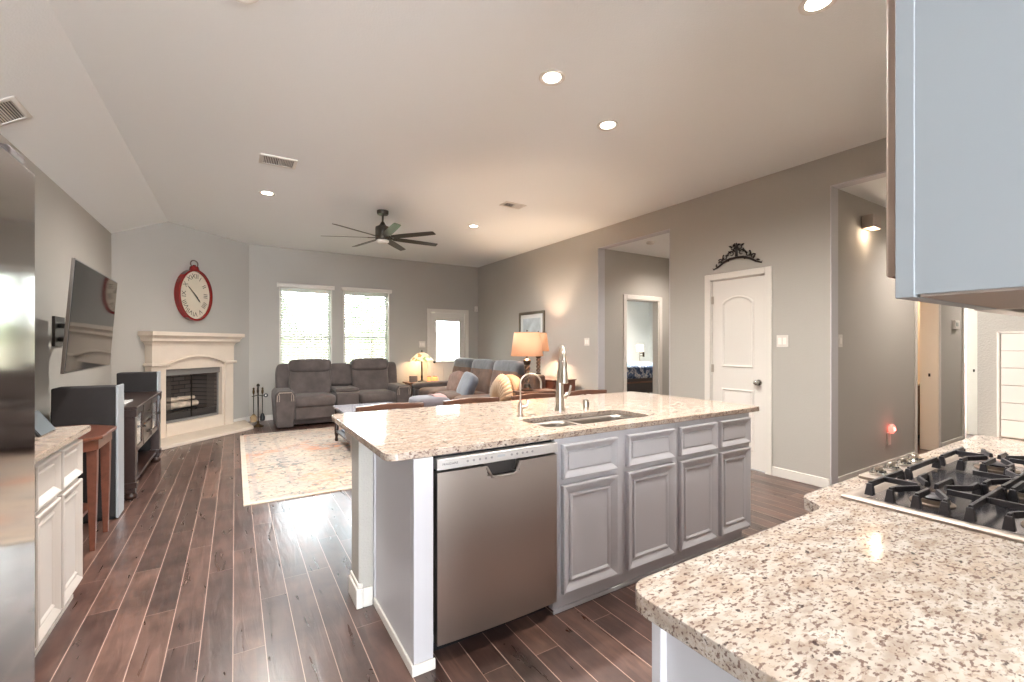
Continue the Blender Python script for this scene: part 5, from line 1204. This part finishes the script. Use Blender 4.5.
# scroll ornament over the arched door
t = thing('wall_ornament', 'black wrought iron scroll ornament above the arched white door', 'ornament', (XR, 2.915, 2.27))
ORN = mat('black_wrought_iron', (38, 28, 24), 0.5, 0.3)
def P2(a, b): return (XR - 0.015, 2.915 + a, 2.20 + b)
mb = MB()
for s_ in (-1, 1):
    mb.tube([P2(s_ * a, b) for a, b in ((0.0, 0.12), (0.08, 0.115), (0.16, 0.085), (0.22, 0.045), (0.28, 0.022), (0.285, 0.04))], [0.012, 0.014, 0.012, 0.01, 0.006, 0.003], 8)
    for (a0, b0, r, ph, dr) in ((0.06, 0.165, 0.04, 0, 1), (0.13, 0.145, 0.034, 1, -1), (0.19, 0.105, 0.028, 0.5, 1), (0.045, 0.235, 0.034, 2, 1), (0.10, 0.10, 0.02, 0, 1)):
        mb.tube([P2(s_ * (a0 + r * (1 - i * 0.055) * math.cos(ph + dr * i * 0.42)), b0 + r * (1 - i * 0.055) * math.sin(ph + dr * i * 0.42)) for i in range(14)], [0.008 - 0.0003 * i for i in range(14)], 6)
mb.build('scrolls', ORN, t)
mb = MB(); rnd = random.Random(3)
for s_ in (-1, 1):
    for a, b in ((0.03, 0.20), (0.08, 0.19), (0.11, 0.16), (0.16, 0.13), (0.20, 0.10), (0.24, 0.06), (0.03, 0.26), (0.07, 0.25)):
        an = rnd.uniform(0, PI); mb.tube([P2(s_ * a - 0.025 * math.cos(an), b - 0.025 * math.sin(an)), P2(s_ * a, b), P2(s_ * a + 0.025 * math.cos(an), b + 0.025 * math.sin(an))], [0.002, 0.012, 0.002], 6)
mb.build('leaves', ORN, t, smooth=True)
mb = MB(); mb.tube([P2(0, 0.13), P2(0, 0.20), P2(0, 0.25), P2(0, 0.285)], [0.016, 0.012, 0.018, 0.002], 8); mb.build('finial', ORN, t)

# hall fixtures
t = thing('wall_light', 'brushed metal square up and down light high on the hall wall', 'wall light', (5.48, 2.0, 2.59))
MB().box(5.40, 5.55, 1.985, 2.0, 2.52, 2.66).build('back_plate', NICKEL, t, bevel=0.003)
MB().box(5.38, 5.56, 1.89, 1.985, 2.525, 2.655).build('body', mat('satin_metal', (170, 158, 148), 0.4, 0.5), t, bevel=0.004)
MB().box(5.38, 5.56, 1.90, 1.97, 2.523, 2.525).build('lens', mat('warm_lens', (255, 220, 180), 0.5, emit=(255, 214, 170), estr=1), t)
bulb(t, (5.47, 1.90, 2.48), 1.0, (1, 0.8, 0.6), 0.03)
t = thing('night_light', 'plug-in night light glowing pink low on the hall wall', 'night light', (6.06, 2.0, 0.40))
MB().box(6.02, 6.10, 1.985, 2.0, 0.26, 0.40).build('plug_body', TRIM, t, bevel=0.006)
MB().puff((6.06, 1.965, 0.44), (0.10, 0.06, 0.10), 1.0).build('glow_cap', mat('pink_glow', (255, 120, 110), 0.5, emit=(255, 110, 96), estr=0.8), t)
bulb(t, (6.06, 1.93, 0.44), 0.35, (1, 0.35, 0.3), 0.02)
t = thing('thermostat', 'white thermostat box on the hall wall between the two doorways', 'thermostat', (8.23, 2.0, 1.62))
MB().box(8.15, 8.33, 1.965, 2.0, 1.56, 1.68).build('housing', TRIM, t, bevel=0.006); MB().box(8.18, 8.26, 1.962, 1.965, 1.60, 1.65).build('screen', mat('lcd_grey', (150, 156, 150), 0.3), t)
t = thing('smoke_detector', 'white round smoke detector on the niche ceiling', 'smoke detector', (5.1, 4.45, HX))
MB().lathe([(0.06, 0), (0.06, -0.02), (0.045, -0.035), (0.001, -0.037)], (5.1, 4.45, HX), 20).build('housing', TRIM, t); MB().cyl((5.1, 4.45, HX - 0.036), (5.1, 4.45, HX - 0.042), 0.012).build('button', TRIM, t)
bulb_o = None
def downlight(x, y, z, power, label, color=(1, 0.91, 0.84)):
    t = thing('recessed_light', label, 'ceiling light', (x, y, z))
    MB().lathe([(0.05, -0.001), (0.085, -0.006), (0.088, 0)], (x, y, z), 24, cap=False).build('trim_ring', TRIM, t)
    MB().lathe([(0.001, -0.003), (0.05, -0.003), (0.05, -0.001)], (x, y, z), 24).build('lens', LENS, t)
    l = bpy.data.lights.new('spot', 'SPOT'); l.energy = power; l.color = color; l.spot_size = math.radians(150); l.spot_blend = 0.9; l.shadow_soft_size = 0.06
    o = bpy.data.objects.new('bulb', l); COL.objects.link(o); o.parent = t; o.location = (0, 0, -0.03)
downlight(5.9, 4.4, HX, 40, 'recessed light on the niche ceiling out of view behind the opening edge')
downlight(6.3, 1.3, HX, 45, 'recessed light on the hall ceiling hidden behind the wall cabinet, nearer one')
downlight(8.9, 1.3, HX, 45, 'recessed light on the hall ceiling hidden behind the wall cabinet, farther one')
downlight(7.9, 2.55, 2.75, 30, 'recessed light on the bathroom ceiling', (1, 0.86, 0.68))
downlight(8.2, 7.5, 2.846, 230, 'recessed light on the bedroom ceiling', (1, 0.95, 0.88))
downlight(11.5, 3.0, 2.75, 40, 'recessed light on the far bedroom ceiling down the hall', (0.85, 0.97, 1.0))
# strike plates and door leaf in the bathroom doorway
S(MB().box(7.585, 7.605, 1.99, 2.17, 0, 2.06).build('door_3', CREAM, bevel=0.003))
o = MB().box(7.580, 7.585, 2.065, 2.085, 0.945, 0.985).build('strike_plate', BRONZE); tag(o, 'bronze strike plate on the cream bathroom door jamb', 'strike plate', None)
o = MB().box(9.44, 9.445, 2.065, 2.085, 0.945, 0.985).build('strike_plate', BRONZE); tag(o, 'dark strike plate on the pale jamb of the far hall doorway', 'strike plate', None)
# bathroom vanity
OAK = mat('golden_oak', (140, 92, 54), 0.4, var=0.2, vscale=6, stretch=(4, 4, 1))
t = thing('bathroom_vanity', 'golden oak bathroom vanity seen through the first hall doorway', 'vanity', (8.0, 2.65, 0))
MB().box(7.70, 8.47, 2.36, 2.94, 0.08, 0.78).build('body', OAK, t)
MB().box(7.72, 8.47, 2.42, 2.94, 0, 0.08).build('plinth', BLACK, t)
MB().box(7.69, 8.475, 2.33, 2.945, 0.78, 0.81).build('top', mat('cream_vanity_top', (232, 214, 186), 0.3), t, bevel=0.005)
for a, b in ((7.73, 8.07), (8.10, 8.44)): MB().panel(front(2.36), a, b, 0.12, 0.74, [(0, 0), (0, .016), (.05, .018), (.058, .008), (.08, .014)]).build('door', OAK, t, angle=25)
tag(MB().box(8.0, 8.14, 2.42, 2.54, 0.811, 0.96).build('tissue_box', mat('brown_tissue_box', (150, 92, 58), 0.5), bevel=0.006), 'brown tissue box on the bathroom vanity top', 'box')
tag(MB().box(8.05, 8.3, 2.9, 2.948, 1.02, 1.12).build('towel_ring_shelf', OAK, bevel=0.004), 'small wooden wall shelf above the bathroom vanity', 'shelf')
# dresser in the far room
t = thing('dresser', 'brown wooden dresser seen through the far hall doorway', 'dresser', (12.6, 3.1, 0))
MB().box(12.2, 13.2, 2.86, 3.4, 0.0, 0.95).build('body', WOODM, t); MB().box(12.18, 13.22, 2.84, 3.42, 0.95, 0.98).build('top', WOODM, t, bevel=0.004)
for k in range(4):
    dd = MB().panel(front(2.86), 12.24, 13.16, 0.08 + k * 0.215, 0.27 + k * 0.215, [(0, 0), (0, 0.016), (0.01, 0.02)]).build('drawer', WOODM, t)
    for x in (12.45, 12.95): MB().puff((x, 2.83, 0.175 + k * 0.215), (0.035, 0.03, 0.035), 1.0, 12, 8).build('knob', BRONZE, dd)

# ================================================================== BEDROOM THROUGH THE NICHE DOOR
def quilt():
    m = bpy.data.materials.new('blue_floral_quilt'); m.use_nodes = True; nt = m.node_tree; b = nt.nodes['Principled BSDF']
    tc = nt.nodes.new('ShaderNodeTexCoord'); n = nt.nodes.new('ShaderNodeTexNoise'); n.inputs['Scale'].default_value = 7; n.inputs['Detail'].default_value = 3; n.inputs['Distortion'].default_value = 1.5
    nt.links.new(tc.outputs['Object'], n.inputs['Vector'])
    r = ramp(nt, n.outputs[0], [(0.0, (58, 74, 104)), (0.46, (92, 112, 144)), (0.54, (206, 206, 206)), (0.62, (130, 146, 168))], 'CONSTANT')
    nt.links.new(r.outputs[0], b.inputs['Base Color']); b.inputs['Roughness'].default_value = 0.9; return m
t = thing('bed', 'dark wooden bed with a blue and white patterned quilt seen through the niche doorway', 'bed', (7.8, 7.4, 0))
for y in (6.60, 8.14): MB().box(6.5, 10.0, y, y + 0.06, 0.34, 0.66).build('side_rail', WOODD, t, bevel=0.01)
MB().box(6.5, 10.0, 6.585, 6.6, 0.55, 0.585).build('rail_moulding', WOODM, t, bevel=0.005)
MB().box(6.42, 6.50, 6.56, 8.24, 0.0, 0.62).build('footboard', WOODD, t, bevel=0.01)
MB().box(10.0, 10.08, 6.56, 8.24, 0, 1.25).build('headboard', WOODD, t, bevel=0.01)
for y in (6.63, 8.17):
    for x in (6.46, 10.04): MB().box(x - 0.04, x + 0.04, y - 0.04, y + 0.04, 0, 0.35).build('leg', WOODD, t)
MB().box(6.5, 10.0, 6.66, 8.14, 0.40, 0.80).build('mattress', mat('white_sheet', (226, 224, 220), 0.9), t, bevel=0.05, seg=3)
MB().box(6.49, 9.45, 6.57, 8.20, 0.64, 0.90).build('quilt', quilt(), t, bevel=0.06, seg=4)
tag(cushion('pillow', MATS['white_sheet'], None, (9.74, 7.0, 0.90), (0.42, 0.62, 0.20), 0.5), 'white pillow at the head of the bed nearer the doorway', 'pillow', 'bed pillows')
tag(cushion('pillow', MATS['white_sheet'], None, (9.74, 7.75, 0.90), (0.42, 0.62, 0.20), 0.5), 'white pillow at the head of the bed farther from the doorway', 'pillow', 'bed pillows')
tag(MB().box(7.9, 8.6, 8.3, 8.7, 0.0, 0.98).build('low_chest', WOODD, bevel=0.01), 'dark low chest behind the bed, its top just above the quilt', 'chest')
t = thing('nightstand', 'white nightstand behind the bed holding a small lamp', 'nightstand', (9.25, 8.5, 0))
MB().box(8.97, 9.52, 8.3, 8.75, 0.1, 0.90).build('body', mat('white_nightstand', (214, 210, 204), 0.5), t, bevel=0.006)
MB().panel(front(8.3), 9.0, 9.49, 0.55, 0.86, [(0, 0), (0, 0.012), (0.01, 0.016)]).build('drawer', MATS['white_nightstand'], t)
for x in (9.01, 9.48):
    for y in (8.34, 8.71): MB().box(x - 0.02, x + 0.02, y - 0.02, y + 0.02, 0, 0.1).build('leg', WOODM, t)
t = thing('table_lamp', 'small white drum lamp with side arm on the bedroom nightstand', 'lamp', (9.27, 8.45, 0.90))
s_ = MB().lathe([(0.10, 0), (0.085, 0.19)], (9.27, 8.45, 1.17), 24, cap=False).build('lamp_shade', mat('lit_white_shade', (250, 240, 220), 0.9, emit=(255, 236, 206), estr=0.5), t, angle=60)
s_.modifiers.new('solid', 'SOLIDIFY').thickness = 0.003
MB().lathe([(0.06, 0), (0.06, 0.015), (0.01, 0.02), (0.008, 0.30)], (9.27, 8.45, 0.90), 16).build('base', NICKEL, t)
MB().box(9.28, 9.43, 8.44, 8.46, 1.12, 1.14).box(9.28, 9.43, 8.44, 8.46, 1.05, 1.065).box(9.40, 9.43, 8.43, 8.47, 1.03, 1.16).build('side_arm', BRONZE, t)
bulb(t, (9.27, 8.45, 1.25), 8, (1, 0.82, 0.6))
t = thing('floor_cushion', 'round tan floor cushion in front of the bed', 'cushion', (6.6, 6.15, 0))
cushion('cushion', mat('tan_weave', (176, 146, 112), 0.9, var=0.2, vscale=20), t, (6.55, 6.12, 0.20), (0.66, 0.62, 0.40), 0.9, 0.6)
MB().tube([(6.55 + 0.31 * math.cos(2 * PI * i / 24), 6.12 + 0.29 * math.sin(2 * PI * i / 24), 0.20) for i in range(24)], 0.008, 6, close=True).build('piping', WOODM, t)
